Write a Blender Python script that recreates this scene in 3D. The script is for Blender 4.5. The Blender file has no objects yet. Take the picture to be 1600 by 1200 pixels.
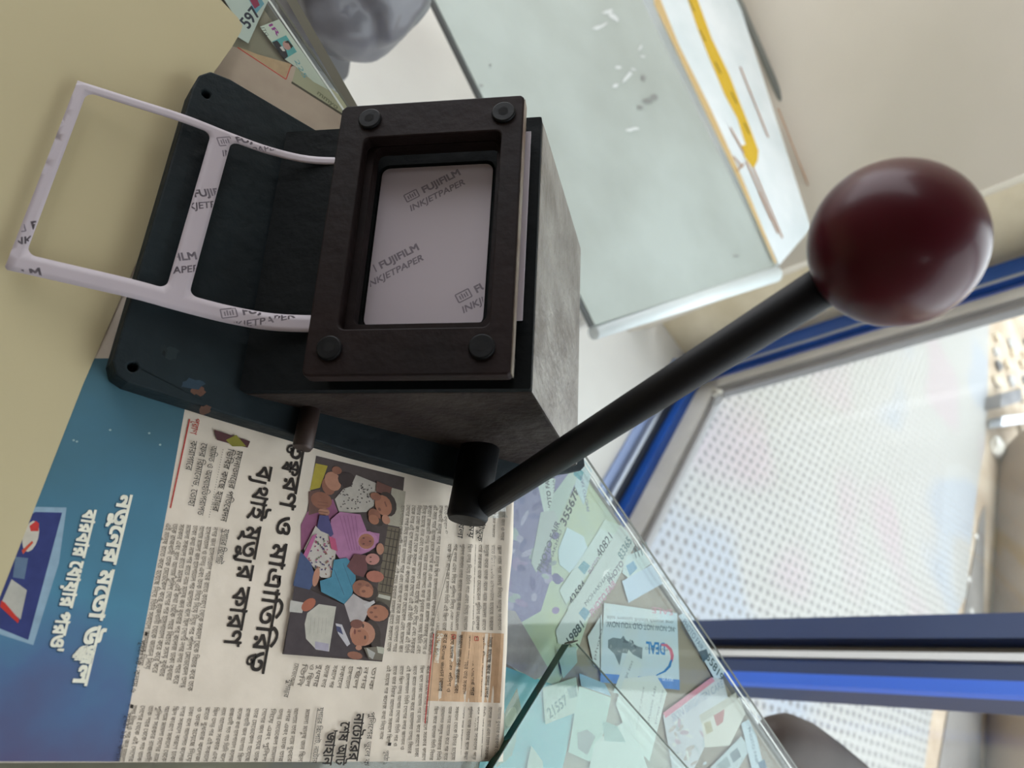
import bpy, bmesh, math, random
from mathutils import Vector, Matrix
from mathutils.geometry import delaunay_2d_cdt
random.seed(7)
SC = bpy.context.scene
COL = SC.collection
# ------------------------------------------------------------------ camera (1600x1200 frame, metres, table glass top at z=0)
FPX = 1200.0
CAM = Vector((0, 0, .31))
RW = Matrix(((.7740409, .25618807, .57898908), (.04648652, -.93500676, .35156985), (.63142671, -.24521426, -.73564277)))
cd = bpy.data.cameras.new('camera'); cam = bpy.data.objects.new('camera', cd); COL.objects.link(cam); SC.camera = cam
cd.sensor_width = 36; cd.lens = 27; cd.clip_start = .01; cd.clip_end = 60
cxv, cyv, czv = RW.col[0].copy(), RW.col[1].copy(), RW.col[2].copy()
mw = Matrix((cxv, -cyv, -czv)).transposed().to_4x4(); mw.translation = CAM; cam.matrix_world = mw
cd.dof.use_dof = True; cd.dof.focus_distance = .34; cd.dof.aperture_fstop = 11
# ------------------------------------------------------------------ world, light, exposure
W = bpy.data.worlds.new('world'); SC.world = W; W.use_nodes = True
bg = W.node_tree.nodes['Background']; bg.inputs[0].default_value = (.93, .96, 1, 1); bg.inputs[1].default_value = 3.8
SC.view_settings.view_transform = 'Standard'; SC.view_settings.look = 'None'
SC.view_settings.gamma = 1; SC.view_settings.exposure = 0.25; SC.view_settings.use_curve_mapping = False
SC.cycles.max_bounces = 6; SC.cycles.transparent_max_bounces = 12; SC.cycles.caustics_reflective = False; SC.cycles.caustics_refractive = False
SC.cycles.sample_clamp_indirect = 4

def ray(x, y): return RW @ Vector(((x-800)/FPX, (y-600)/FPX, 1))
def at(x, y, z=0.0):
    d = ray(x, y); return CAM + d*((z-CAM.z)/d.z)
def at_plane(x, y, o, n):
    d = ray(x, y); return CAM + d*((o-CAM).dot(n)/d.dot(n))
# door plane frame: t along the door, n outwards, z up
DP = Vector((1.4416, .6647, 0)); DT = Vector((.57013, .82156, 0)); DN = Vector((.82156, -.57013, 0))
def dw(t, n, z): return DP + DT*t + DN*n + Vector((0, 0, z))

# ------------------------------------------------------------------ materials
def srgb(r, g, b):
    f = lambda c: (c/255/12.92) if c/255 <= .04045 else ((c/255+.055)/1.055)**2.4
    return (f(r), f(g), f(b), 1)
MATS = {}
def mat(name, rgb, rough=.6, metal=0, noise=0, nscale=30, rgb2=None, bump=0, bscale=80, spec=.5, coat=0, detail=6, lo=.35, hi=.65):
    if name in MATS: return MATS[name]
    m = bpy.data.materials.new(name); m.use_nodes = True; nt = m.node_tree; b = nt.nodes['Principled BSDF']
    b.inputs['Base Color'].default_value = srgb(*rgb); b.inputs['Roughness'].default_value = rough
    b.inputs['Metallic'].default_value = metal; b.inputs['Specular IOR Level'].default_value = spec; b.inputs['Coat Weight'].default_value = coat
    tc = nt.nodes.new('ShaderNodeTexCoord')
    if rgb2:
        n = nt.nodes.new('ShaderNodeTexNoise'); n.inputs['Scale'].default_value = nscale; n.inputs['Detail'].default_value = detail
        nt.links.new(tc.outputs['Object'], n.inputs['Vector'])
        r = nt.nodes.new('ShaderNodeValToRGB'); r.color_ramp.elements[0].position = lo; r.color_ramp.elements[1].position = hi
        r.color_ramp.elements[0].color = srgb(*rgb); r.color_ramp.elements[1].color = srgb(*rgb2)
        nt.links.new(n.outputs[0], r.inputs[0]); nt.links.new(r.outputs[0], b.inputs['Base Color'])
    if bump:
        n = nt.nodes.new('ShaderNodeTexNoise'); n.inputs['Scale'].default_value = bscale; n.inputs['Detail'].default_value = 8
        nt.links.new(tc.outputs['Object'], n.inputs['Vector'])
        bp = nt.nodes.new('ShaderNodeBump'); bp.inputs['Strength'].default_value = bump; bp.inputs['Distance'].default_value = .002
        nt.links.new(n.outputs[0], bp.inputs['Height']); nt.links.new(bp.outputs[0], b.inputs['Normal'])
    MATS[name] = m; return m
def thin_glass(name, tint, gloss=1.0, rough=.02, dirt=0, ior=1.5):
    m = bpy.data.materials.new(name); m.use_nodes = True; nt = m.node_tree; nt.nodes.clear()
    out = nt.nodes.new('ShaderNodeOutputMaterial'); tr = nt.nodes.new('ShaderNodeBsdfTransparent'); gl = nt.nodes.new('ShaderNodeBsdfGlossy')
    tr.inputs[0].default_value = (*tint, 1); gl.inputs['Roughness'].default_value = rough
    ge = nt.nodes.new('ShaderNodeNewGeometry'); dt = nt.nodes.new('ShaderNodeVectorMath'); dt.operation = 'DOT_PRODUCT'
    nt.links.new(ge.outputs['Incoming'], dt.inputs[0]); nt.links.new(ge.outputs['Normal'], dt.inputs[1])
    def mth(op, src, v, flip=False):
        k = nt.nodes.new('ShaderNodeMath'); k.operation = op; nt.links.new(src, k.inputs[1 if flip else 0])
        k.inputs[0 if flip else 1].default_value = v; return k.outputs[0]
    f0 = ((ior-1)/(ior+1))**2
    sch = mth('ADD', mth('MULTIPLY', mth('POWER', mth('SUBTRACT', mth('ABSOLUTE', dt.outputs['Value'], 0), 1, True), 5), 1-f0), f0)
    mu = nt.nodes.new('ShaderNodeMath'); mu.operation = 'MULTIPLY'; mu.inputs[1].default_value = gloss; mu.use_clamp = True
    nt.links.new(sch, mu.inputs[0])
    mx = nt.nodes.new('ShaderNodeMixShader'); nt.links.new(mu.outputs[0], mx.inputs[0]); nt.links.new(tr.outputs[0], mx.inputs[1]); nt.links.new(gl.outputs[0], mx.inputs[2])
    last = mx
    if dirt:
        df = nt.nodes.new('ShaderNodeBsdfDiffuse'); df.inputs[0].default_value = (.75, .78, .78, 1)
        m2 = nt.nodes.new('ShaderNodeMixShader'); tc = nt.nodes.new('ShaderNodeTexCoord'); n = nt.nodes.new('ShaderNodeTexNoise')
        n.inputs['Scale'].default_value = 12; n.inputs['Detail'].default_value = 8; nt.links.new(tc.outputs['Object'], n.inputs['Vector'])
        k = nt.nodes.new('ShaderNodeMath'); k.operation = 'MULTIPLY'; k.inputs[1].default_value = dirt*2; nt.links.new(n.outputs[0], k.inputs[0])
        nt.links.new(k.outputs[0], m2.inputs[0]); nt.links.new(last.outputs[0], m2.inputs[1]); nt.links.new(df.outputs[0], m2.inputs[2]); last = m2
    nt.links.new(last.outputs[0], out.inputs[0]); return m
def print_mat():
    m = bpy.data.materials.new('printed_ink'); m.use_nodes = True; nt = m.node_tree; b = nt.nodes['Principled BSDF']
    a = nt.nodes.new('ShaderNodeVertexColor'); a.layer_name = 'Col'; b.inputs['Roughness'].default_value = .75; b.inputs['Specular IOR Level'].default_value = .2
    tc = nt.nodes.new('ShaderNodeTexCoord'); n = nt.nodes.new('ShaderNodeTexNoise'); n.inputs['Scale'].default_value = 260; n.inputs['Detail'].default_value = 3
    nt.links.new(tc.outputs['Object'], n.inputs['Vector'])
    mr = nt.nodes.new('ShaderNodeMapRange'); mr.inputs['To Min'].default_value = .78; mr.inputs['To Max'].default_value = 1.18; nt.links.new(n.outputs[0], mr.inputs[0])
    v = nt.nodes.new('ShaderNodeVectorMath'); v.operation = 'SCALE'; nt.links.new(a.outputs[0], v.inputs[0]); nt.links.new(mr.outputs[0], v.inputs['Scale'])
    nt.links.new(v.outputs[0], b.inputs['Base Color']); return m
INK = print_mat()

# ------------------------------------------------------------------ object helpers
def new_obj(name, me, m=None, parent=None):
    o = bpy.data.objects.new(name, me); COL.objects.link(o)
    if m: me.materials.append(m)
    if parent: o.parent = parent
    return o
def tag(o, label=None, cat=None, group=None, kind=None):
    if label: o['label'] = label
    if cat: o['category'] = cat
    if group: o['group'] = group
    if kind: o['kind'] = kind
    return o
def empty(name, loc=(0, 0, 0), rz=0):
    o = bpy.data.objects.new(name, None); o.location = loc; o.rotation_euler = (0, 0, rz); COL.objects.link(o); o.empty_display_size = .02; return o
def mesh(name, vs, fs, m=None, parent=None, smooth=False):
    me = bpy.data.meshes.new(name); me.from_pydata([tuple(v) for v in vs], [], fs); me.update()
    if smooth:
        for p in me.polygons: p.use_smooth = True
    return new_obj(name, me, m, parent)
def bevel(o, w, seg=2, ang=30):
    b = o.modifiers.new('bevel', 'BEVEL'); b.width = w; b.segments = seg; b.limit_method = 'ANGLE'; b.angle_limit = math.radians(ang); return o
def prism(name, pts, d, m=None, parent=None):
    """polygon of 3-d points extruded by vector d"""
    d = Vector(d); n = len(pts); vs = [Vector(p) for p in pts]; vs += [v+d for v in vs]
    fs = [tuple(range(n))[::-1], tuple(range(n, 2*n))]+[(i, (i+1) % n, n+(i+1) % n, n+i) for i in range(n)]
    o = mesh(name, vs, fs, m, parent)
    bm = bmesh.new(); bm.from_mesh(o.data); bmesh.ops.recalc_face_normals(bm, faces=bm.faces); bm.to_mesh(o.data); bm.free(); return o
def obox(name, o, a, b, c, m=None, parent=None):
    o, a, b, c = map(Vector, (o, a, b, c)); return prism(name, [o, o+a, o+a+b, o+b], c, m, parent)
def dbox(name, t0, t1, n0, n1, z0, z1, m, parent=None): # box in the door frame
    return obox(name, dw(t0, n0, z0), DT*(t1-t0), DN*(n1-n0), (0, 0, z1-z0), m, parent)
def tube(name, pts, rads, m=None, parent=None, seg=24, caps=True):
    vs = []; fs = []; pts = [Vector(p) for p in pts]
    up = Vector((0, 0, 1)); k = len(pts)
    for i, p in enumerate(pts):
        t = (pts[min(i+1, k-1)]-pts[max(i-1, 0)]).normalized()
        a = t.cross(up if abs(t.dot(up)) < .95 else Vector((1, 0, 0))).normalized(); b = t.cross(a)
        for j in range(seg):
            an = 2*math.pi*j/seg; vs.append(p+(a*math.cos(an)+b*math.sin(an))*rads[i])
    for i in range(k-1):
        for j in range(seg):
            fs.append((i*seg+j, i*seg+(j+1) % seg, (i+1)*seg+(j+1) % seg, (i+1)*seg+j))
    if caps: fs += [tuple(range(seg))[::-1], tuple((k-1)*seg+j for j in range(seg))]
    o = mesh(name, vs, fs, m, parent, True)
    bm = bmesh.new(); bm.from_mesh(o.data); bmesh.ops.recalc_face_normals(bm, faces=bm.faces)
    for f in bm.faces:
        if len(f.verts) > 4: f.smooth = False
    bm.to_mesh(o.data); bm.free(); return o
def rrect(x0, y0, x1, y1, r, n=5):
    out = []
    for cx, cy, a0 in ((x1-r, y1-r, 0), (x0+r, y1-r, 90), (x0+r, y0+r, 180), (x1-r, y0+r, 270)):
        for i in range(n+1):
            a = math.radians(a0+90*i/n); out.append((cx+r*math.cos(a), cy+r*math.sin(a)))
    return out
def circ(x, y, r, n=14, ry=None): return [(x+r*math.cos(2*math.pi*i/n), y+(ry or r)*math.sin(2*math.pi*i/n)) for i in range(n)]
def inside(p, poly):
    c = False; j = len(poly)-1
    for i in range(len(poly)):
        a, b = poly[i], poly[j]
        if (a[1] > p[1]) != (b[1] > p[1]) and p[0] < (b[0]-a[0])*(p[1]-a[1])/(b[1]-a[1])+a[0]: c = not c
        j = i
    return c
def cdt(contours, test, extra=()):
    vs = []; es = []
    for c in contours:
        k = len(vs); vs += [Vector(p[:2]) for p in c]; es += [(k+i, k+(i+1) % len(c)) for i in range(len(c))]
    vs += [Vector(p) for p in extra]
    ov, oe, of, *_ = delaunay_2d_cdt(vs, es, [], 0, 1e-7)
    out = []
    for f in of:
        c = sum((ov[i] for i in f), Vector((0, 0)))/len(f)
        if test(c): out.append(tuple(f))
    return [(v.x, v.y) for v in ov], out
def plate(name, outer, holes, z0, z1, m=None, parent=None, xf=None, extra=()):
    xf = xf or (lambda x, y, z: Vector((x, y, z)))
    vs, fs = cdt([outer]+list(holes), lambda c: inside(c, outer) and not any(inside(c, h) for h in holes), extra)
    n = len(vs); V = [xf(x, y, z1) for x, y in vs]+[xf(x, y, z0) for x, y in vs]
    F = list(fs)+[tuple(n+i for i in reversed(f)) for f in fs]
    cnt = {}
    for f in fs:
        for i in range(len(f)):
            a, b = f[i], f[(i+1) % len(f)]; cnt[(a, b)] = 1
    for (a, b) in cnt:
        if (b, a) not in cnt: F.append((b, a, n+a, n+b))
    o = mesh(name, V, F, m, parent)
    bm = bmesh.new(); bm.from_mesh(o.data); bmesh.ops.recalc_face_normals(bm, faces=bm.faces); bmesh.ops.delete(bm, geom=[v for v in bm.verts if not v.link_faces], context='VERTS'); bm.to_mesh(o.data); bm.free()
    return o

# ------------------------------------------------------------------ flat print: coloured polygons and lettering lying on paper
GC = {}
def glyph(ch):
    """outline (built-in font) filled by the non-zero rule: verts, faces, advance at size 1"""
    if ch in GC: return GC[ch]
    def spl(s):
        t = bpy.data.curves.new('t', 'FONT'); t.body = s; t.size = 1; t.resolution_u = 2
        ob = bpy.data.objects.new('t', t); COL.objects.link(ob); dg = bpy.context.evaluated_depsgraph_get()
        c = ob.evaluated_get(dg).to_curve(dg); res = []
        for sp in c.splines:
            bp = sp.bezier_points; k = len(bp); pts = []
            for i in range(k):
                a, b = bp[i], bp[(i+1) % k]; p0, p1, p2, p3 = a.co, a.handle_right, b.handle_left, b.co
                pts.append((p0.x, p0.y))
                if (p1-p0).cross(p3-p0).length + (p2-p0).cross(p3-p0).length > 1e-5:
                    for s_ in (1/3, 2/3):
                        q = p0*(1-s_)**3+p1*3*s_*(1-s_)**2+p2*3*s_*s_*(1-s_)+p3*s_**3; pts.append((q.x, q.y))
            res.append(pts)
        ob.evaluated_get(dg).to_curve_clear(); bpy.data.objects.remove(ob); bpy.data.curves.remove(t); return res
    mx = lambda ss: max(p[0] for s in ss for p in s) if ss else 0
    base = mx(spl('HH')); adv = mx(spl('H'+ch+'H'))-base
    S = [s for s in spl(ch) if len(s) > 2] if ch.strip() else []
    if not S: GC[ch] = ([], [], adv); return GC[ch]
    def wind(p):
        w = 0
        for s in S:
            for i in range(len(s)):
                a, b = s[i], s[(i+1) % len(s)]
                if a[1] <= p[1] < b[1] and (b[0]-a[0])*(p[1]-a[1])-(p[0]-a[0])*(b[1]-a[1]) > 0: w += 1
                elif b[1] <= p[1] < a[1] and (b[0]-a[0])*(p[1]-a[1])-(p[0]-a[0])*(b[1]-a[1]) < 0: w -= 1
        return w
    vs, fs = cdt(S, lambda c: wind(c) != 0)
    GC[ch] = (vs, fs, adv); return GC[ch]
# conjuncts composed of built-in glyphs: (char, dx, dy, scale); advance
CJ = {'1': ([('ত', 0, 0, 1), ('ত', .12, -.17, .55)], None),      # kta
      '2': ([('ক', 0, .16, .78), ('ষ', .1, -.2, .62)], None),     # kssa
      '3': ([('এ', 0, 0, 1), ('-', .22, .33, 1)], None),         # tra
      '4': ([('জ', 0, .14, .8), ('জ', .05, -.16, .62), ('ব', .25, -.28, .45)], None),
      '5': ([('ন', 0, .16, .75), ('ত', .04, -.16, .62)], None),
      '6': ([('J', .02, -.1, .85)], .28)}                         # ya-phala stroke
class Print:
    def __init__(s, xf, lift=3e-6): s.v = []; s.f = []; s.c = []; s.xf = xf; s.k = 0; s.lift = lift
    def raw(s, pts, faces, col):
        s.k += 1; n = len(s.v); s.v += [s.xf(p[0], p[1])+Vector((0, 0, s.k*s.lift)) if not isinstance(p, Vector) else p for p in pts]
        s.f += [tuple(n+i for i in f) for f in faces]; s.c += [col]*len(faces)
    def poly(s, pts, col):
        vs, fs = cdt([pts], lambda c: inside(c, pts)); s.raw(vs, fs, col)
    def ell(s, x, y, rx, ry, col, rot=0, n=14):
        r = math.radians(rot); s.poly([(x+rx*math.cos(a)*math.cos(r)-ry*math.sin(a)*math.sin(r), y+rx*math.cos(a)*math.sin(r)+ry*math.sin(a)*math.cos(r)) for a in [2*math.pi*i/n for i in range(n)]], col)
    def line(s, a, b, w, col):
        a, b = Vector(a), Vector(b); d = (b-a).normalized(); q = Vector((-d.y, d.x))*w/2; s.poly([tuple(a+q), tuple(b+q), tuple(b-q), tuple(a-q)], col)
    def text(s, txt, p0, p1, h, col, bold=0, z0=None, anchor=None, matra=True, slant=0, stretch=True):
        """lettering whose top bar runs p0 -> p1 (source coordinates); h = letter height in source units"""
        A, B = s.xf(*p0), s.xf(*p1); L = (B-A).length
        u = (Vector(p1)-Vector(p0)).length; hh = h*L/u
        ex = (B-A)/L; ey = Vector((0, 0, 1)).cross(ex)
        sc = hh/.62 if matra else hh/.73; top = .62 if matra else .73
        x = 0; items = []
        for ch in txt:
            if ch in CJ and matra:
                parts, adv = CJ[ch]
                for c, dx, dy, k in parts:
                    items.append((c, x+dx, dy+(top*(1-k) if dy > 0 and k < 1 else 0)-(dy if dy > 0 and k < 1 else 0), k))
                x += adv if adv else glyph(parts[0][0])[2]*max(.8, parts[0][3])
            else:
                items.append((ch, x, 0, 1)); x += glyph(ch)[2]
        sx = L/x if stretch else sc
        s.k += 1; base = len(s.v)
        for ci, (off, offy) in enumerate([(0, 0)] if not bold else [(-bold, -bold), (bold, -bold), (bold, bold), (-bold, bold)]):
            for c, px, py, k in items:
                vs, fs, _ = glyph(c); n = len(s.v)
                for vx, vy in vs:
                    X = (px+vx*k+off); Y = (py+vy*k)+offy-top
                    w = A+ex*((X+slant*Y)*sx)+ey*(Y*sc)
                    s.v.append(w+Vector((0, 0, (s.k+ci*.22)*s.lift)))
                s.f += [tuple(n+i for i in f) for f in fs]; s.c += [col]*len(fs)
        if s.zfun:
            for i in range(base, len(s.v)): s.v[i].z += s.zfun(s.v[i])
    zfun = None
    fade = None
    def build(s, name, parent=None, m=None):
        if s.fade: s.c = [tuple(a*(1-s.fade[3])+b*s.fade[3] for a, b in zip(c[:3], s.fade[:3]))+(1,) for c in s.c]
        me = bpy.data.meshes.new(name); me.from_pydata([tuple(v) for v in s.v], [], s.f); me.update()
        ca = me.color_attributes.new('Col', 'FLOAT_COLOR', 'CORNER'); cols = []
        for f, c in zip(s.f, s.c): cols += list(c)*len(f)
        ca.data.foreach_set('color', cols)
        bm = bmesh.new(); bm.from_mesh(me)
        for f in bm.faces:
            if f.normal.z < 0: f.normal_flip()
        bm.to_mesh(me); bm.free()
        return new_obj(name, me, m or INK, parent)

# ================================================================== SETTING
FZ = -.79
m_floor = mat('cement_floor', (226, 224, 218), .5, rgb2=(208, 205, 200), nscale=2.2, bump=.15, bscale=30)
m_wall = mat('painted_wall', (200, 190, 175), .8, rgb2=(184, 175, 158), nscale=1.7, bump=.25, bscale=25)
m_reveal = mat('sandy_plaster', (226, 213, 186), .9, rgb2=(208, 194, 164), nscale=9, bump=.6, bscale=90)
m_ceil = mat('ceiling_paint', (128, 122, 114), .9)
m_blue = mat('blue_aluminium', (38, 98, 196), .35, spec=.5, rgb2=(30, 84, 176), nscale=6)
m_bluel = mat('bright_blue_aluminium', (52, 104, 214), .3)
m_navy = mat('navy_aluminium', (36, 54, 94), .3)
m_sash = mat('grey_white_sash', (214, 211, 206), .5, rgb2=(198, 195, 190), nscale=8)
m_alu = mat('brushed_aluminium', (190, 196, 205), .3, metal=.8)
m_seal = mat('brown_seal', (74, 66, 54), .6)
m_dark = mat('dark_track', (74, 76, 80), .4, metal=.4)

RX = -.95
m_bwall = mat('dark_brown_wall', (116, 106, 94), .8)
fl = prism('floor', [(RX, -2.2, FZ-.03), tuple(dw(-2.6, -.0, FZ-.03)), tuple(dw(2.6, -.0, FZ-.03)), (RX, 4.5, FZ-.03)], (0, 0, .03), m_floor); fl['kind'] = 'structure'
gm = mat('outside_dirt', (150, 132, 112), .95, rgb2=(186, 172, 154), nscale=5, bump=.9, bscale=22)
g = prism('ground', [dw(-7, .02, -.9), dw(7, .02, -.9), dw(9, 9, -.9), dw(-9, 9, -.9)], (0, 0, .085), gm); g['kind'] = 'structure'
# pillar wall beside the door (its narrow plastered side faces the door opening)
wr = dbox('wall_right', .045, 2.6, -.22, -.215, FZ, 2.0, m_wall); wr['kind'] = 'structure'
rv = dbox('trim_1', .045, 2.6, -.2149, .0, FZ, 2.0, m_reveal); rv['kind'] = 'structure'
ww = dbox('wall_front', -2.6, -1.72, -.1, .0, FZ, 2.0, m_wall); ww['kind'] = 'structure'
wt = dbox('wall_top', -1.72, .045, -.1, .0, 1.45, 2.0, m_wall); wt['kind'] = 'structure'
wb = prism('wall_back_blocker', [(RX-.1, -2.2, FZ), (RX, -2.2, FZ), (RX, 1.35, FZ), (RX-.1, 1.35, FZ)], (0, 0, 2.8), m_bwall); wb['kind'] = 'structure'  # unseen wall, set close, dark and short to keep light off the cutter
q = dw(-2.6, 0, 0)
wl = prism('wall_left', [(RX, -2.3, FZ), (q.x, -2.3, FZ), (q.x, -2.2, FZ), (RX, -2.2, FZ)], (0, 0, 2.8), m_bwall); wl['kind'] = 'structure'
ce = prism('ceiling', [(RX, -2.3, 2.0), tuple(dw(-2.6, 0, 2.0)), tuple(dw(2.6, 0, 2.0)), (RX, 4.5, 2.0)], (0, 0, .1), m_ceil); ce['kind'] = 'structure'

# sliding aluminium doors
m_pane = thin_glass('door_pane', (.93, .96, .96), .9, dirt=.035)
d1 = empty('door_1'); d1['kind'] = 'structure'
dbox('frame_jamb', -.008, .045, -.05, .03, FZ, 1.45, m_blue, d1)
dbox('frame_jamb', .045, .0455, -.05, .03, FZ, 1.45, m_seal, d1)
dbox('frame_lip', -.012, -.007, -.05, -.046, -.75, 1.45, m_alu, d1)
dbox('bottom_rail', -1.7, .0, -.05, .03, FZ, -.752, m_blue, d1)
dbox('track', -1.7, .0, -.075, -.05, FZ, FZ+.012, m_dark, d1)
dbox('track', -1.7, .0, -.082, -.075, FZ, FZ+.02, m_alu, d1)
dbox('threshold_strip', -1.7, .0, -.105, -.082, FZ, FZ+.006, mat('pale_blue_strip', (150, 170, 215), .4), d1)
dbox('top_rail', -1.7, .0, -.05, .03, 1.4, 1.45, m_blue, d1)
s1 = empty('door_2'); s1['kind'] = 'structure'
def bar(name, a, b, r, m, parent): return tube(name, [a, b], [r, r], m, parent, 20)
dbox('stile', -.055, -.012, -.03, .0, -.75, 1.4, m_sash, s1)
dbox('stile_groove', -.020, -.016, -.0315, -.03, -.75, 1.4, m_bluel, s1)
dbox('stile_shade', -.075, -.055, -.022, -.006, -.71, 1.4, mat('sash_shade_grey', (140, 138, 138), .5), s1)  # grey strip stands in for the shadow line inside the sash
dbox('bottom_stile', -.77, -.012, -.03, .0, -.751, -.695, m_sash, s1)
dbox('bottom_shade', -.77, -.06, -.022, -.006, -.695, -.68, MATS['sash_shade_grey'], s1)  # same painted shadow line along the bottom of the sash
dbox('stile', -.767, -.733, -.045, .0, -.75, 1.4, m_navy, s1)
dbox('pane', -.76, -.03, -.014, -.010, -.7, 1.4, m_pane, s1)
# knotted tie in the lower corner of the pane
tie = empty('pane_tie', dw(-.09, -.035, -.675))
tag(tie, 'small knotted pale string in the lower corner of the door sash', 'string')
kn = []
for i in range(30):
    a = i/29*4*math.pi; kn.append(Vector((.010*math.cos(a), .004*math.sin(a*1.5), .008*math.sin(a))))
tube('knot', kn, [.004]*30, mat('pale_string', (196, 190, 178), .8), tie, 8)
tube('loop', [Vector((.018*math.cos(a)*DT.x*-1-.02*0, .018*math.cos(a)*DT.y*-1, .012*math.sin(a)))+Vector((0, 0, .015))-Vector((DT.x*.03, DT.y*.03, 0)) for a in [2*math.pi*i/20 for i in range(19)]], [.0022]*19, mat('grey_wire', (130, 128, 126), .6), tie, 6)
s2 = empty('door_3'); s2['kind'] = 'structure'
dbox('seal_strip', -.778, -.768, -.03, .025, -.75, 1.4, m_seal, s2)
dbox('cover_strip', -.788, -.778, -.034, .02, -.75, 1.4, mat('white_strip', (222, 222, 220), .4), s2)
dbox('stile', -.822, -.788, -.03, .012, -.75, 1.4, m_navy, s2)
dbox('stile_face', -.829, -.812, -.033, -.024, -.75, 1.4, m_bluel, s2)
dbox('stile', -1.66, -1.60, -.0, .03, -.75, 1.4, m_blue, s2)
dbox('bottom_stile', -1.6, -.832, .0, .03, -.75, -.7, m_sash, s2)
dbox('pane', -1.6, -.82, .012, .016, -.7, 1.4, m_pane, s2)

# ------------------------------------------------------------------ outside: dotted mat, stones, pipe
def mat_dots():
    m = bpy.data.materials.new('dotted_mat'); m.use_nodes = True; nt = m.node_tree; b = nt.nodes['Principled BSDF']; b.inputs['Roughness'].default_value = .7
    L = nt.links.new; N = nt.nodes.new
    tc = N('ShaderNodeTexCoord'); mp = N('ShaderNodeMapping'); L(tc.outputs['Object'], mp.inputs[0]); mp.inputs['Rotation'].default_value = (0, 0, math.radians(-50))
    nz = N('ShaderNodeTexNoise'); nz.inputs['Scale'].default_value = 9; nz.inputs['Detail'].default_value = 2; L(mp.outputs[0], nz.inputs['Vector'])
    mixv = N('ShaderNodeVectorMath'); mixv.operation = 'SCALE'; mixv.inputs['Scale'].default_value = .012; L(nz.outputs['Color'], mixv.inputs[0])
    ad = N('ShaderNodeVectorMath'); L(mp.outputs[0], ad.inputs[0]); L(mixv.outputs[0], ad.inputs[1])
    sep = N('ShaderNodeSeparateXYZ'); L(ad.outputs[0], sep.inputs[0])
    def mth(op, a, bb=None, v=None):
        n = N('ShaderNodeMath'); n.operation = op
        L(a, n.inputs[0])
        if bb is not None: L(bb, n.inputs[1])
        if v is not None: n.inputs[1].default_value = v
        return n.outputs[0]
    PX, PY = .030, .026
    row = mth('FLOOR', mth('DIVIDE', sep.outputs[1], v=PY)); odd = mth('MULTIPLY', mth('MODULO', row, v=2), v=.5)
    fx = mth('SUBTRACT', mth('FRACT', mth('ADD', mth('DIVIDE', sep.outputs[0], v=PX), odd)), v=.5)
    fy = mth('SUBTRACT', mth('FRACT', mth('DIVIDE', sep.outputs[1], v=PY)), v=.5)
    d = mth('SQRT', mth('ADD', mth('POWER', fx, v=2), mth('POWER', fy, v=2)))
    mr = N('ShaderNodeMapRange'); mr.inputs['From Min'].default_value = .20; mr.inputs['From Max'].default_value = .32; L(d, mr.inputs[0])
    rp = N('ShaderNodeValToRGB'); n2 = N('ShaderNodeTexNoise'); n2.inputs['Scale'].default_value = 2.4; n2.inputs['Detail'].default_value = 1; L(mp.outputs[0], n2.inputs['Vector']); L(n2.outputs[0], rp.inputs[0])
    e = rp.color_ramp.elements; e[0].position = .36; e[0].color = srgb(142, 147, 154); e[1].position = .66; e[1].color = srgb(153, 143, 145)
    for p, c in ((.44, (152, 151, 148)), (.56, (150, 149, 145))):
        k = e.new(p); k.color = srgb(*c)
    mx = N('ShaderNodeMix'); mx.data_type = 'RGBA'; L(mr.outputs[0], mx.inputs[0]); mx.inputs[6].default_value = srgb(106, 104, 104); L(rp.outputs[0], mx.inputs[7])
    L(mx.outputs[2], b.inputs['Base Color'])
    bp = N('ShaderNodeBump'); bp.inputs['Strength'].default_value = .5; bp.inputs['Distance'].default_value = .004; L(mr.outputs[0], bp.inputs['Height']); L(bp.outputs[0], b.inputs['Normal'])
    return m
GZ = -.805
edge = [(1543, 520), (1540, 640), (1536, 700), (1528, 740), (1520, 800), (1512, 880), (1507, 930), (1492, 960), (1487, 1040), (1470, 1080), (1458, 1095), (1450, 1130), (1440, 1210), (1430, 1300)]
out = [at(x, y, GZ) for x, y in edge]
back = [dw(-2.3, .04, GZ), dw(1.6, .04, GZ)]
far = out[0]+(out[0]-out[1])*3
mm = prism('mat', [far]+out+back, (0, 0, .006), mat_dots())
tag(mm, 'white ground mat covered in small grey dots outside the glass door', 'mat')
m_crease = mat('mat_white', (232, 230, 226), .7)
pipe = empty('concrete_pipe')
pc = mat('brown_concrete', (132, 116, 98), .85, rgb2=(112, 98, 84), nscale=4, bump=.5, bscale=30)
a = at(1580, 700, GZ); b_ = at(1560, 1230, GZ); dirp = (b_-a).normalized(); side = Vector((-dirp.y, dirp.x, 0)); side = side if side.x > 0 else -side
R_ = .16; c0 = a+dirp*.25+side*.0; c0.z = GZ+R_-.03
prof = [(0, .02), (.02, .07), (.06, .11), (.12, .14), (.2, .155), (.3, R_), (3.0, R_)]
tube('pipe_body', [c0+dirp*(p-.3) for p, r in prof], [r for p, r in prof], pc, pipe, 40)
tag(pipe, 'big brown concrete pipe lying beyond the dotted mat', 'pipe')
m_stone = [mat('stone_%s' % n, c, .9, rgb2=c2, nscale=14, bump=.6, bscale=40) for n, c, c2 in (('grey', (150, 150, 152), (190, 190, 190)), ('tan', (186, 170, 148), (206, 196, 180)), ('white', (226, 226, 224), (206, 206, 204)), ('dark', (92, 92, 96), (120, 120, 124)))]
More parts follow.
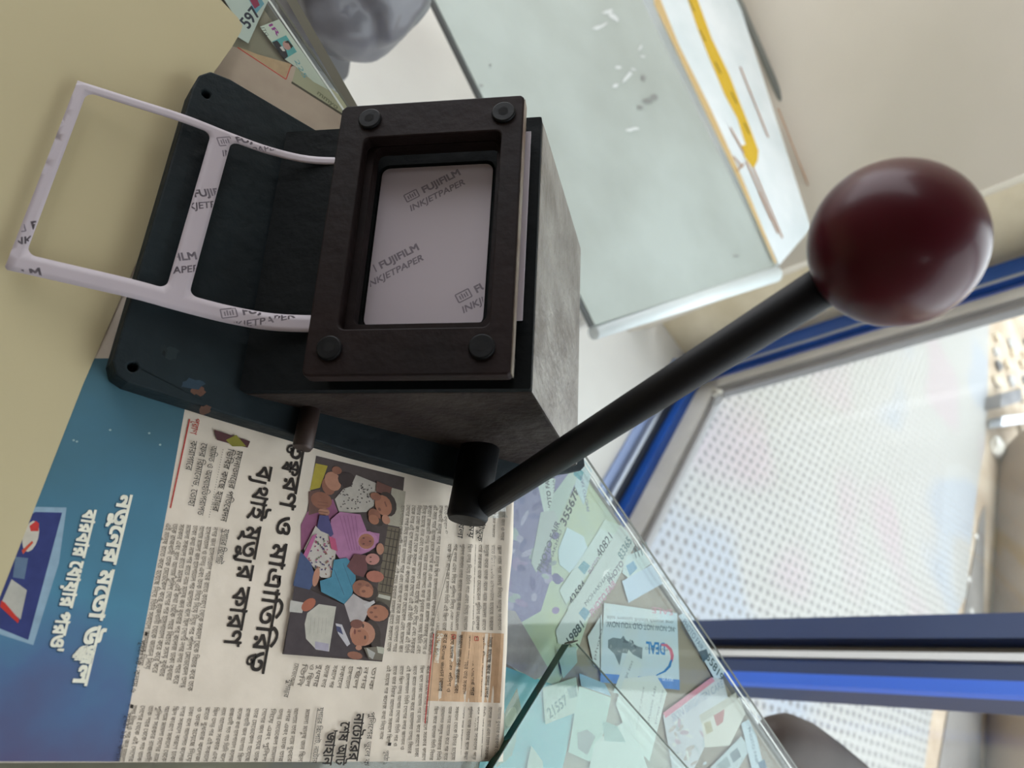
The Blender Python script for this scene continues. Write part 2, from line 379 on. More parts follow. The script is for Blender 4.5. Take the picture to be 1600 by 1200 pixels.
def stone(px, py, size, k, label, grp=None):
    bm = bmesh.new(); bmesh.ops.create_icosphere(bm, subdivisions=2, radius=1)
    for v in bm.verts: v.co = v.co*(1+random.uniform(-.2, .2)); v.co.x *= size; v.co.y *= size*.8; v.co.z *= size*.55
    me = bpy.data.meshes.new('stone'); bm.to_mesh(me); bm.free()
    o = new_obj('stone', me, m_stone[k]); p = at(px, py, -.815); o.location = p+Vector((0, 0, size*.35)); o.rotation_euler[2] = random.uniform(0, 6)
    tag(o, label, 'stone', grp)
SHAPES = [('tan', 1), ('grey', 0), ('dark', 3)]
i = 0
for row, yy in enumerate((532, 552, 572, 592)):
    for cx_ in (1556, 1576, 1597):
        nm, k_ = SHAPES[(i*7+row) % 3] if i % 4 else SHAPES[0]
        stone(cx_+random.uniform(-5, 5), yy+random.uniform(-5, 5), random.uniform(.020, .032), k_, '%s rubble stone %s, %s row above the offcuts' % (nm, ('nearest the mat', 'mid row', 'farthest out')[(cx_ > 1570)+(cx_ > 1590)], ('the top', 'the second', 'the third', 'the lowest')[row])); i += 1
stone(1592, 618, .04, 1, 'tan stone just above the pale metal offcut')
stone(1594, 676, .03, 1, 'pinkish tan stone between the metal offcut and the pipe')
stone(1552, 700, .045, 2, 'white stone next to the end of the brown pipe')
st = prism('metal_offcut', [at(1545, 655, -.795), at(1610, 648, -.795), at(1610, 660, -.795), at(1543, 670, -.795)], (0, 0, .05), m_alu)
tag(st, 'pale metal offcut lying in the rubble beyond the mat', 'metal scrap')
st = prism('dark_offcut', [at(1540, 622, -.80), at(1572, 612, -.80), at(1572, 632, -.80), at(1538, 642, -.80)], (0, 0, .06), m_stone[3])
tag(st, 'dark grey block lying in the rubble beyond the mat', 'block')
stp = prism('drain_strip', [at(1530, 810, -.814), at(1538, 790, -.814), at(1530, 1230, -.814), at(1460, 1230, -.814), at(1505, 960, -.814)], (0, 0, .004), mat('wet_tarmac', (104, 100, 98), .6, rgb2=(126, 122, 118), nscale=8))
tag(stp, 'dark grey strip of ground cover between mat and pipe', 'ground strip')
for i, (x, y) in enumerate(((1524, 838), (1560, 860), (1512, 905), (1586, 925), (1516, 955), (1552, 985))):
    stone(x, y, .010, 2, 'tiny white pebble %s' % ('uppermost beside the mat edge', 'uppermost on the side of the pipe', 'second down beside the mat edge', 'farthest right in front of the pipe', 'lowest beside the mat edge', 'lowest in the middle of the dark strip')[i], 'white pebbles by the pipe')

# ------------------------------------------------------------------ low glass-topped bench by the pillar
BZ = -.30
bench = empty('glass_top_bench')
m_bt = mat('bench_glass', (188, 198, 193), .25, rgb2=(172, 180, 174), nscale=5, coat=.3, detail=8)
m_wt = mat('white_board', (242, 248, 250), .4, rgb2=(224, 234, 236), nscale=9)
far0, n0, n1, far1 = at(680, 0, BZ), at(930, 508, BZ), at(1213, 417, BZ), at(1003, 0, BZ)
ext0, ext1 = far0+(far0-n0)*.8, far1+(far1-n1)*.8
prism('table_top', [ext0, n0, n1, ext1], (0, 0, -.008), m_bt, bench)
e = (n0-n1).normalized(); perp = (n0-far0).normalized()
tube('rolled_edge', [n1+Vector((0, 0, -.008))+perp*.01, n0+Vector((0, 0, -.008))+perp*.008], [.014, .009], mat('white_rolled_edge', (226, 234, 234), .3), bench, 16)
tube('edge_trim', [ext0+Vector((0, 0, -.006)), n0+Vector((0, 0, -.006))], [.004, .004], mat('dark_trim', (98, 100, 98), .5), bench, 8)
pk0, pk1, pk2, pk3 = at(1020, 0, BZ), at(1215, 415, BZ), at(1264, 358, BZ), at(1150, 0, BZ)
back_ = [pk0+(pk0-pk1)*.8, pk1, pk2, pk3+(pk3-pk2)*.8]
prism('back_board', [p+Vector((0, 0, -.02)) for p in back_], (0, 0, .024), m_wt, bench)
bz = BZ+.0042
pb = Print(lambda x, y: at(x, y, bz), 1e-4)
pb.poly([(1068, -20), (1083, -20), (1112, 60), (1140, 118), (1158, 165), (1172, 200), (1185, 235), (1184, 250), (1177, 264), (1163, 245), (1158, 228), (1165, 226), (1152, 185), (1133, 150), (1108, 90), (1090, 45)], srgb(222, 184, 62))
for x, y in ((1080, 8), (1097, 55), (1121, 105), (1146, 152), (1166, 200)): pb.line((x-4, y-8), (x+5, y+10), 1.6, srgb(110, 92, 40))
pb.poly([(1022, 8), (1019, -20), (1024, -20), (1060, 70), (1110, 170), (1160, 280), (1214, 412), (1210, 412), (1150, 275), (1080, 130)], srgb(214, 186, 134))
for a_, b2 in (((1156, 105), (1200, 215)), ((1176, 262), (1222, 372)), ((1165, 252), (1215, 365)), ((1215, 170), (1262, 290)), ((1145, 245), (1160, 262)), ((1150, 268), (1162, 256)), ((1185, 300), (1205, 345)), ((1140, 200), (1162, 240))):
    pb.line(a_, b2, 2.0, srgb(176, 134, 100))
pb.build('tape_and_scratches', bench)
tube('cable', [p+Vector((0, 0, .004)) for p in (back_[3], at(1150, 0, BZ), at(1185, 80, BZ), at(1224, 172, BZ))], [.006]*4, mat('grey_cable', (112, 112, 104), .6), bench, 10)
tube('edge_gap', [at(1222, 168, BZ), at(1250, 250, BZ), at(1272, 320, BZ)], [.006, .005, .004], mat('brown_wood_edge', (150, 128, 106), .7), bench, 8)
for p in (n0+(n1-n0)*.08+(far0-n0)*.1, n1+(n0-n1)*.08+(far1-n1)*.1, ext0+(ext1-ext0)*.1, ext1+(ext0-ext1)*.1):
    tube('leg', [Vector((p.x, p.y, FZ)), Vector((p.x, p.y, BZ-.01))], [.018]*2, m_sash, bench, 12)
wdir = (pk3-pk2).normalized(); wo = Vector((wdir.y, -wdir.x, 0)); wo = wo if wo.x > 0 else -wo
w0_ = pk2+wo*.04+wdir*-.045; w0_.z = FZ
ws = obox('wall_side', w0_, wdir*2.6, wo*.08, (0, 0, 2.0-FZ), m_wall); ws['kind'] = 'structure'
# smears of plaster dust on the glass
pd = Print(lambda x, y: at(x, y, BZ+.0005), 2e-5)
for x, y, rx, ry, r in ((950, 18, 10, 3, -20), (938, 42, 14, 3.5, -25), (958, 26, 12, 4, 40), (966, 105, 6, 3, 0), (980, 120, 12, 3, -50), (962, 134, 6, 3, -30), (990, 108, 5, 2, 20), (988, 202, 11, 3.5, -5), (1000, 75, 6, 2, -60), (1004, 88, 4, 2, 10)):
    k = 9; pd.poly([(x+rx*random.uniform(.6, 1.2)*math.cos(a)*math.cos(math.radians(r))-ry*random.uniform(.5, 1.3)*math.sin(a)*math.sin(math.radians(r)), y+rx*random.uniform(.6, 1.2)*math.cos(a)*math.sin(math.radians(r))+ry*random.uniform(.5, 1.3)*math.sin(a)*math.cos(math.radians(r))) for a in [2*math.pi*i/k for i in range(k)]], srgb(222, 226, 224))
for x, y, rx, ry in ((1012, 158, 8, 4), (1022, 152, 6, 5), (1000, 168, 5, 3), (1005, 122, 4, 5), (1150, 400, 5, 2), (766, 102, 2, 2), (752, 134, 3, 2)): pd.ell(x, y, rx, ry, srgb(150, 152, 148))
pd.build('dust_smears', bench)['kind'] = 'stuff'
tag(bench, 'low bench with a grey green glass top and a white taped back board', 'bench')

# ------------------------------------------------------------------ grey plastic bag and brown chair
bm = bmesh.new(); bmesh.ops.create_icosphere(bm, subdivisions=5, radius=1)
from mathutils import noise as mn
for v in bm.verts:
    d = v.co.copy(); k = 1+.10*mn.noise(d*1.3)+.05*abs(mn.noise(d*3.5))-.03*math.sin(9*d.z+4*d.x+3*mn.noise(d*2))
    v.co = Vector((d.x*.066*k, d.y*.072*k, d.z*.08*k))
me = bpy.data.meshes.new('plastic_bag'); bm.to_mesh(me); bm.free()
for p in me.polygons: p.use_smooth = True
bc = at(556, -62, -.16)
bag = new_obj('plastic_bag', me, mat('grey_plastic', (112, 110, 114), .45, rgb2=(84, 82, 88), nscale=9, coat=.3)); bag.location = bc
bag.scale = (1.05, 1.05, 1.0)
tag(bag, 'crumpled grey plastic bag on a stool beyond the counter edge', 'bag')
sto = empty('stool', (bc.x, bc.y, 0))
m_stool = mat('grey_stool_plastic', (120, 120, 122), .5)
prism('seat', [Vector((x, y, -.28)) for x, y in rrect(-.045, -.045, .045, .045, .015)], (0, 0, .03), m_stool, sto)
for sx in (-1, 1):
    for sy in (-1, 1): tube('leg', [(sx*.035, sy*.035, -.28), (sx*.05, sy*.05, FZ)], [.014, .012], m_stool, sto, 10)
tag(sto, 'small grey stool that carries the grey plastic bag', 'stool')
EN0 = (lambda d: Vector((-abs(d.y), -abs(d.x), 0)))(at(1230, 1180)-at(430, 0))
ch = empty('chair')
m_lea = mat('brown_leather', (64, 52, 46), .6, rgb2=(54, 44, 38), nscale=12, bump=.2, bscale=60)
CZ = -.12
def chr_(x, y, z=CZ): return at(x, y, z)
arc = [(1190, 1128), (1205, 1134), (1225, 1140), (1255, 1155), (1290, 1180), (1325, 1208), (1370, 1250), (1420, 1310)]
tube('backrest', [chr_(x, y) - Vector((0, 0, .0)) + (chr_(x, y+40)-chr_(x, y))*.35 for x, y in arc], [.006, .016, .022, .024, .024, .024, .024, .02], m_lea, ch, 20)
pA, pB = chr_(1215, 1165), chr_(1400, 1310)
obox('back_panel', pA+Vector((0, 0, -.30)), pB-pA, (pB-pA).cross(Vector((0, 0, 1))).normalized()*.018, (0, 0, .29), m_lea, ch)
sd = (pB-pA).cross(Vector((0, 0, 1))).normalized(); sd = -sd if sd.dot(EN0) < 0 else sd
obox('seat', pA+Vector((0, 0, -.34)), pB-pA, sd*.25, (0, 0, .05), m_lea, ch)
for f_, s_ in ((.08, .02), (.92, .02), (.08, .23), (.92, .23)):
    p = pA+(pB-pA)*f_+sd*s_; tube('leg', [Vector((p.x, p.y, CZ-.34)), Vector((p.x, p.y, FZ))], [.012, .01], m_dark, ch, 10)
tag(ch, 'brown leather chair with a rounded back behind the counter corner', 'chair')

# ================================================================== COUNTER
ED = (at(1230, 1180)-at(430, 0)).normalized(); E0 = at(430, 0); EN = Vector((-ED.y, ED.x, 0)); EN = -EN if EN.x > 0 else EN
tb = empty('counter')
m_board = mat('tan_board', (150, 138, 118), .6, rgb2=(136, 124, 106), nscale=7)
TZ = -.0062
def tpoly(s0, s1, i0, i1, z): return [E0+ED*s0+EN*i0+Vector((0, 0, z)), E0+ED*s1+EN*i0+Vector((0, 0, z)), E0+ED*s1+EN*i1+Vector((0, 0, z)), E0+ED*s0+EN*i1+Vector((0, 0, z))]
prism('tabletop', tpoly(-.45, .79, .004, .70, -.03), (0, 0, .03+TZ-.0003), m_board, tb)
for s_, i_ in ((-.4, .05), (.35, .12), (-.4, .65), (.5, .6)):
    p = E0+ED*s_+EN*i_; obox('leg', (p.x-.02, p.y-.02, FZ), (.04, 0, 0), (0, .04, 0), (0, 0, -.03-FZ), m_board, tb)
prism('edge_strip', tpoly(-.45, .79, -.0005, .0035, -.028), (0, 0, .021), mat('dark_edge', (88, 84, 74), .6), tb)
tag(tb, 'tan board counter lying under the glass sheet and its papers', 'counter')
gt = bevel(prism('glass_sheet', tpoly(-.45, .79, -.001, .70, -.0050), (0, 0, .005), thin_glass('counter_glass', (.955, .985, .975), .9)), .0012, 2)
for i0, i1, nm, c_e in ((-.0012, .0002, 'outer_edge', (96, 98, 88)), (.0030, .0042, 'bevel_line', (214, 220, 214))):
    e_ = prism(nm, [p_+Vector((0, 0, -.0002)) for p_ in tpoly(-.45, .79, i0, i1, .0001)], (0, 0, .00025), mat('glass_'+nm, c_e, .3), gt)
tag(gt, 'clear glass sheet covering the counter and its slips of paper', 'glass')

# ------------------------------------------------------------------ papers under the glass
class Slip:
    n = 0
def paper(name, pts, rgb, label, cat='paper', rgb2=None, z=None, rough=.7, th=.00006):
    Slip.n += 1
    zz = TZ+Slip.n*.00004 if z is None else z
    m = mat('paper_%d' % Slip.n, rgb, rough, rgb2=rgb2, nscale=40) 
    o = prism(name, [at(x, y, zz) for x, y in pts], (0, 0, th*.5), m); tag(o, label, cat)
    return o, Print(lambda x, y, z_=zz+th*.5+2e-6: at(x, y, z_), 1e-6)
BLK = srgb(60, 64, 66)
o, p = paper('poster', [(770, 700), (893, 706), (925, 760), (968, 822), (905, 1010), (860, 1090), (760, 1010)], (188, 200, 168), 'pale green poster with purple cloudy print under the glass beside the newspaper', 'poster', rgb2=(176, 192, 176))
p.poly([(790, 690), (905, 700), (900, 760), (860, 820), (862, 900), (845, 955), (815, 972), (780, 962), (780, 860)], srgb(132, 128, 166))
for i in range(70):
    x, y = random.uniform(788, 872), random.uniform(705, 955)
    p.ell(x, y, random.uniform(4, 14), random.uniform(3, 8), random.choice([srgb(116, 116, 160), srgb(150, 134, 172), srgb(166, 160, 186), srgb(112, 108, 150), srgb(160, 172, 172)]), random.uniform(0, 180), 8)
p.poly([(778, 950), (805, 955), (860, 1050), (836, 1062), (778, 1030)], srgb(164, 156, 158))
p.build('print', o)
o, p = paper('poster', [(780, 1038), (905, 1085), (870, 1240), (740, 1240)], (96, 168, 182), 'turquoise printed sheet under the glass near the bottom', 'poster', rgb2=(110, 178, 186))
p.poly([(808, 1075), (815, 1110), (800, 1180), (775, 1200), (775, 1150), (792, 1105)], srgb(150, 158, 140)); p.ell(790, 1165, 14, 30, srgb(136, 168, 158), 20); p.ell(798, 1120, 8, 16, srgb(180, 184, 160), 20)
p.build('print', o)
def strip(name, pts, rgb, label, texts=(), photo=None, rgb2=None, cat='paper slip'):
    o, p = paper(name, pts, rgb, label, cat, rgb2=rgb2)
    for poly, c in (photo or ()): p.poly(poly, c)
    for t in texts: p.text(t[0], t[1], t[2], t[3], t[4] if len(t) > 4 else BLK, matra=False, bold=t[5] if len(t) > 5 else (.022 if t[3] >= 8 else 0))
    if p.f: p.build('print', o)
    return o
PAPW = (196, 208, 200)
strip('paper_slip', [(838, 745), (868, 748), (862, 800), (850, 802)], PAPW, 'narrow upright slip of small grey print directly under the lever arm', [('PHOTO FAIR', (858, 805), (850, 742), 9), ('MOHAKHALI', (868, 805), (862, 740), 5)])
strip('paper_slip', [(892, 735), (905, 742), (868, 822), (855, 806), (866, 770)], (188, 204, 192), 'grey green slip numbered 355678 under the glass right of the lever foot', [('355678', (874, 816), (898, 758), 12, srgb(52, 62, 60))], rgb2=(176, 194, 184))
strip('paper_slip', [(908, 712), (925, 735), (912, 790), (898, 760)], (186, 206, 208), 'pale blue slip under the glass at the edge beside the cutter foot', [('PHOTO FAIR', (917, 800), (905, 742), 7, srgb(110, 116, 150))], [([(898, 725), (912, 738), (908, 752), (896, 742)], srgb(104, 168, 176))])
strip('paper_slip', [(830, 880), (845, 800), (866, 798), (872, 812), (838, 895)], (180, 190, 186), 'grey slip with grey capitals lying over the purple cloudy print', [('PHOTO FAIR', (838, 890), (868, 812), 10, srgb(92, 96, 104)), ('MOHAKHALI', (852, 892), (874, 826), 6, srgb(100, 104, 110))])
strip('paper_slip', [(872, 860), (886, 824), (912, 838), (920, 862), (890, 895), (874, 882)], (196, 216, 222), 'blank pale blue paper scrap left of the slip numbered 42584')
strip('paper_slip', [(930, 836), (945, 812), (972, 822), (968, 850), (940, 905)], (190, 206, 192), 'pale green slip behind the slip numbered 42584')
strip('paper_slip', [(874, 922), (938, 826), (962, 836), (884, 945)], (196, 210, 204), 'long slip numbered 42584 and 40821 under the glass', [('42584', (887, 936), (910, 905), 12, srgb(56, 70, 68), .01), ('PHOTO', (918, 893), (934, 868), 9, srgb(160, 150, 160)), ('40821', (930, 862), (952, 828), 12, srgb(52, 62, 64), .01)], [([(903, 887), (912, 876), (922, 884), (913, 898)], srgb(120, 164, 176))])
strip('paper_slip', [(886, 950), (944, 880), (948, 890), (890, 955)], (204, 214, 204), 'thin white sliver of paper beside the slip numbered 42584')
strip('paper_slip', [(868, 985), (970, 820), (980, 830), (992, 852), (960, 915), (885, 1010), (872, 1005)], (192, 202, 196), 'longest slip with pink print numbered 83365 reaching the counter edge', [('19881', (882, 1000), (908, 966), 12, srgb(84, 96, 94)), ('PHOTO FAIR', (920, 955), (958, 905), 9, srgb(190, 140, 160)), ('MOHAKHALI', (912, 942), (950, 892), 6, srgb(110, 118, 122)), ('PHOTO', (948, 906), (970, 874), 8, srgb(120, 120, 128)), ('83365', (964, 866), (980, 836), 12, srgb(112, 138, 138))], [([(904, 958), (912, 948), (922, 956), (914, 970)], srgb(120, 160, 178))])
strip('paper_slip', [(980, 868), (1004, 858), (1018, 880), (984, 905), (972, 895)], (196, 212, 210), 'slip numbered 11111 with a small blue photo at the counter edge', [('11111', (1016, 862), (992, 874), 11, srgb(100, 124, 124))], [([(978, 884), (990, 876), (996, 888), (984, 900)], srgb(128, 170, 196))])
strip('paper_slip', [(972, 908), (1022, 880), (1035, 912), (982, 942)], (190, 206, 222), 'blank pale blue rectangle of paper at the counter edge')
strip('paper_slip', [(940, 905), (944, 892), (954, 888), (944, 900)], (228, 232, 228), 'tiny white paper corner between two long slips')
strip('paper_slip', [(918, 995), (940, 960), (946, 1050), (928, 1040)], (196, 206, 204), 'small white slip left of the pale blue card', [('photo', (926, 1030), (938, 980), 6, srgb(140, 140, 140))])
# the pale blue card, printed upside down to this side
o, p = paper('printed_card', [(944, 942), (1058, 958), (1062, 1078), (938, 1062)], (190, 208, 216), 'pale blue card with a red and blue arc and a grey picture', 'card', rgb2=(196, 206, 204))
p.poly([(938, 1052), (1062, 1062), (1062, 1078), (938, 1066)], srgb(104, 146, 208))
p.line((938, 962), (938, 1055), 1.2, BLK); p.line((946, 972), (1056, 982), .8, srgb(120, 130, 136)); 
for yy, s_ in ((968, 'one stop sound'), ):
    p.text('one month sound system sale', (1052, yy+8), (948, yy), 4, srgb(120, 128, 132), matra=False)
p.text('MC NOW NOT OLD YOU NOW', (1054, 988), (948, 980), 6, srgb(84, 98, 106), matra=False)
p.text('SALE', (1052, 962), (1018, 958), 6, srgb(206, 140, 156), matra=False)
p.text('DEAL', (1040, 1024), (1010, 1022), 12, srgb(64, 134, 192), matra=False, bold=.03)
p.text('APPLIANCE SERVICE', (1044, 1018), (1008, 1015), 2.6, srgb(84, 104, 120), matra=False)
p.text('MAX YR', (1052, 1066), (1034, 1064), 6, srgb(214, 226, 240), matra=False)
arcp = [(1033, 1006), (1042, 1006), (1050, 1014), (1053, 1024), (1051, 1034)]; arcq = [(1033, 1009), (1040, 1010), (1046, 1017), (1048, 1026), (1047, 1034)]
p.poly(arcp+arcq[::-1], srgb(204, 112, 132))
a1 = [(1051, 1030), (1048, 1042), (1040, 1050), (1026, 1056)]; a2 = [(1047, 1032), (1044, 1040), (1037, 1048), (1024, 1055)]
p.poly(a1+a2[::-1], srgb(62, 124, 180))
p.poly([(950, 1000), (958, 996), (970, 998), (974, 993), (978, 1000), (990, 1006), (997, 1010), (1004, 1012), (1003, 1030), (988, 1022), (972, 1020), (968, 1040), (960, 1022), (950, 1012)], srgb(122, 136, 142))
for i in range(14): p.ell(random.uniform(952, 998), random.uniform(1000, 1018), 3, 1.4, random.choice([srgb(96, 108, 116), srgb(150, 160, 164)]), random.uniform(0, 180), 7)
p.build('print', o)
strip('paper_slip', [(982, 1015), (1003, 1038), (986, 1090), (958, 1082), (972, 1045)], (198, 210, 208), 'folded white receipt lying over the pale blue card', [('receipt text', (968, 1075), (986, 1030), 6, srgb(140, 146, 146))])
strip('paper_slip', [(975, 1060), (1025, 1055), (1042, 1082), (1030, 1130), (1015, 1190), (985, 1160), (962, 1100)], (200, 210, 204), 'crumpled receipt with faint columns of print below the pale blue card', [('total of sheet', (992, 1140), (1004, 1072), 5, srgb(150, 156, 152)), ('photo lab', (1010, 1130), (1022, 1070), 6, srgb(140, 150, 150)), ('print size', (1022, 1130), (1034, 1076), 5, srgb(150, 156, 156))], rgb2=(208, 214, 206))
o, p = paper('paper_slip', [(1060, 962), (1068, 958), (1132, 1048), (1128, 1066), (1115, 1058)], (198, 212, 222), 'slip numbered 55819 along the counter edge right of the pale blue card', 'paper slip')
p.text('PHOTO FAIR', (1070, 965), (1100, 1010), 9, srgb(120, 134, 160), matra=False); p.text('MOHAKHALI', (1066, 976), (1094, 1018), 4.5, srgb(120, 130, 150), matra=False)
p.text('55819', (1108, 1018), (1132, 1056), 12, srgb(50, 72, 76), matra=False, bold=.01); p.poly([(1092, 1018), (1104, 1014), (1108, 1026), (1099, 1035)], srgb(78, 100, 116)); p.build('print', o)
o, p = paper('printed_card', [(1036, 1118), (1114, 1058), (1130, 1062), (1138, 1092), (1080, 1210), (1052, 1210)], (196, 200, 202), 'white leaflet with a pink band and faint print near the bottom right', 'leaflet', rgb2=(186, 188, 192))
p.poly([(1036, 1114), (1112, 1058), (1117, 1064), (1040, 1122)], srgb(206, 140, 154))
p.text('SKIN BRIGHTEN CARE', (1048, 1116), (1128, 1062), 8, srgb(150, 162, 178), matra=False)
for i in range(30): p.ell(random.uniform(1050, 1105), random.uniform(1125, 1195), random.uniform(3, 10), random.uniform(1.5, 4), random.choice([srgb(186, 170, 178), srgb(176, 184, 186), srgb(204, 206, 200), srgb(184, 176, 170)]), random.uniform(0, 180), 8)
p.build('print', o)
o, p = paper('printed_card', [(1095, 1122), (1155, 1090), (1165, 1115), (1140, 1165), (1102, 1168)], (202, 200, 188), 'cream label with red marks lying over the white leaflet', 'label')
p.poly([(1115, 1118), (1132, 1108), (1130, 1128), (1120, 1135)], srgb(176, 120, 116)); p.poly([(1100, 1130), (1110, 1126), (1114, 1142), (1104, 1148)], srgb(180, 172, 140)); p.build('print', o)
strip('paper_slip', [(1092, 1118), (1150, 1082), (1152, 1094), (1096, 1130)], (184, 182, 168), 'narrow tan strip of paper above the cream label')
strip('paper_slip', [(1085, 1225), (1158, 1150), (1172, 1170), (1140, 1225)], (170, 184, 186), 'grey green slip with a small picture at the bottom right', [], [([(1140, 1178), (1152, 1168), (1158, 1182), (1146, 1192)], srgb(112, 128, 134)), ([(1120, 1195), (1136, 1182), (1142, 1196), (1126, 1208)], srgb(140, 156, 158))])
strip('paper_slip', [(1158, 1130), (1170, 1124), (1182, 1150), (1200, 1225), (1180, 1225)], (178, 194, 202), 'narrow blue slip of printed capitals nearest the bottom right corner', [('PHOTO FAIR', (1172, 1135), (1186, 1192), 8, srgb(110, 130, 146))], [([(1184, 1192), (1194, 1186), (1200, 1204), (1190, 1210)], srgb(80, 108, 130))])
# under the second glass sheet
strip('paper_slip', [(848, 1075), (900, 1058), (908, 1110), (852, 1132)], (176, 190, 178), 'slip numbered 21557 under the loose sheet of glass', [('21557', (853, 1108), (882, 1084), 14, srgb(116, 138, 134))], [([(886, 1076), (900, 1070), (902, 1088), (890, 1092)], srgb(140, 160, 156))])
strip('paper_slip', [(905, 1072), (955, 1090), (935, 1180), (920, 1190), (888, 1175)], (176, 196, 186), 'plain pale green paper under the loose sheet of glass', [], [([(902, 1145), (918, 1140), (930, 1150), (918, 1180), (903, 1170)], srgb(146, 150, 150))])
strip('paper_slip', [(905, 1052), (945, 1068), (955, 1088), (908, 1072)], (146, 178, 198), 'pale blue strip of paper under the loose glass corner')
strip('paper_slip', [(930, 1160), (985, 1120), (1020, 1225), (915, 1225)], (200, 208, 202), 'large white sheet under the loose glass near the bottom', [], [([(940, 1125), (965, 1135), (978, 1160), (945, 1158)], srgb(150, 176, 170))])
strip('paper_slip', [(830, 1165), (848, 1190), (850, 1225), (818, 1225)], (178, 192, 182), 'small slip under the loose glass beside the turquoise sheet')
strip('paper_slip', [(870, 1015), (900, 1010), (902, 1035), (880, 1060)], (150, 176, 172), 'teal paper scrap under the corner of the loose glass')
# top left papers
strip('paper_slip', [(335, -25), (432, -25), (405, 30), (388, 68), (362, 52), (372, 34)], (186, 196, 186), 'pale slip with black handwritten 597 and a small portrait at the top', [('597', (372, 33), (392, 8), 13, srgb(58, 60, 70))], [([(389, 0), (402, -12), (413, 6), (400, 22)], srgb(108, 160, 176)), ([(390, 0), (400, -6), (406, 8), (398, 14)], srgb(150, 58, 84))])
o, p = paper('newsprint_scrap', [(300, 160), (362, 72), (400, 84), (455, 105), (470, 95), (560, 182), (570, 230), (430, 240)], (192, 170, 152), 'wrinkled pinkish newsprint scrap under the glass beside the cutter base', 'paper', rgb2=(178, 154, 136))
p.line((371, 74), (447, 124), 1.6, srgb(196, 74, 58)); p.line((447, 124), (455, 101), 1.6, srgb(196, 74, 58))
p.poly([(372, 73), (400, 84), (455, 100), (446, 122)], srgb(190, 160, 126))
p.build('print', o)
strip('paper_slip', [(456, 129), (463, 104), (520, 140), (556, 170), (548, 188)], (168, 164, 134), 'dull green paper with a black rule under the glass near the cutter', [('mmyo', (498, 140), (530, 165), 10, srgb(122, 122, 96))], [([(455, 130), (456, 127), (549, 186), (548, 189)], srgb(70, 66, 52))])
o, p = paper('paper_slip', [(406, 42), (436, 30), (516, 142), (490, 128), (463, 105), (444, 92)], (198, 206, 190), 'slip lettered IR JTG. with a portrait and teal handwriting', 'paper slip')
p.text('IR', (424, 35), (439, 54), 9, srgb(150, 60, 140), matra=False, bold=.02); p.text('JTG.', (413, 42), (422, 58), 6, srgb(60, 60, 64), matra=False)
p.poly([(425, 65), (447, 55), (464, 81), (444, 93)], srgb(96, 172, 172)); p.poly([(425, 66), (433, 63), (440, 72), (447, 78), (450, 88), (444, 93)], srgb(44, 44, 50)); p.ell(448, 71, 8, 5.5, srgb(196, 150, 140), 55); p.poly([(444, 66), (450, 63), (458, 72), (455, 76), (451, 68)], srgb(46, 40, 38))
p.poly([(437, 74), (441, 72), (446, 80), (442, 80)], srgb(210, 206, 200))
p.text('225', (466, 92), (482, 122), 9, srgb(104, 164, 172), matra=False); p.build('print', o)
strip('paper_slip', [(436, -20), (452, -20), (560, 168), (548, 176)], (98, 94, 80), 'long brown grey strip of board along the counter edge at the top')

# ================================================================== NEWSPAPER and CREAM SHEET on the glass
def wave(v):
    """folds of the right part of the newspaper"""
    k = 0
    x = v.x
    if x > .195:
        t = x-.195
        k += .0011*math.exp(-((x-.222)/.0035)**2)*(1 if v.y < .07 else max(0, 1-(v.y-.07)/.02))
        k += .0022*math.exp(-((x-.2445)/.004)**2)+.0005*math.sin(x*420+v.y*60)*min(1, t/.02)
        k += .0011*math.exp(-((x-.232)/.004)**2)*max(0, min(1, (.03-v.y)/.02))
    return max(0, k)
NZ = .0007
nl = [(285, 660), (185, 1192)]
cr = {}
def npx(x, y): v = at(x, y, NZ); return v
# outline of the page on the counter, gridded so that it can fold
p00, p01 = at(-40, 1192, NZ), at(770, 1192, NZ); y_bot = (p00.y+p01.y)/2
x0, x1 = .004, .2475
nx, ny = 90, 40; vs = []; fs = []
for i in range(nx+1):
    for j in range(ny+1):
        x = x0+(x1-x0)*i/nx; yb = -.0330-.0058*(i/nx); yt = .165
        y = yb+(yt-yb)*j/ny
        if i == nx: x += .0006*math.sin(y*130)
        v = Vector((x, y, NZ)); v.z += wave(v)-.00003; vs.append(v)
for i in range(nx):
    for j in range(ny):
        a = i*(ny+1)+j; fs.append((a, a+ny+1, a+ny+2, a+1))
news = mesh('newspaper', vs, fs, mat('newsprint', (226, 213, 196), .85, rgb2=(214, 201, 184), nscale=60, bump=.15, bscale=120), None, True)
so = news.modifiers.new('thick', 'SOLIDIFY'); so.thickness = .00035; so.offset = -1
tag(news, 'folded newspaper with blue advertisement and headline lying under the cutter', 'newspaper')
def xn(x, y):
    v = at(x, y, NZ+1e-5); v.z += wave(v); return v
# blue advertisement
ad = Print(xn, 4e-6)
m_ad = bpy.data.materials.new('ad_ink'); m_ad.use_nodes = True
nt = m_ad.node_tree; b = nt.nodes['Principled BSDF']; b.inputs['Roughness'].default_value = .6
tc = nt.nodes.new('ShaderNodeTexCoord'); sp = nt.nodes.new('ShaderNodeSeparateXYZ'); nt.links.new(tc.outputs['Object'], sp.inputs[0])
n_ = nt.nodes.new('ShaderNodeTexNoise'); n_.inputs['Scale'].default_value = 28; n_.inputs['Detail'].default_value = 4; nt.links.new(tc.outputs['Object'], n_.inputs['Vector'])
mr = nt.nodes.new('ShaderNodeMapRange'); mr.inputs['From Min'].default_value = .10; mr.inputs['From Max'].default_value = -.04; nt.links.new(sp.outputs[1], mr.inputs[0])
ad_ = nt.nodes.new('ShaderNodeMath'); ad_.operation = 'MULTIPLY_ADD'; nt.links.new(n_.outputs[0], ad_.inputs[0]); ad_.inputs[1].default_value = .55; nt.links.new(mr.outputs[0], ad_.inputs[2])
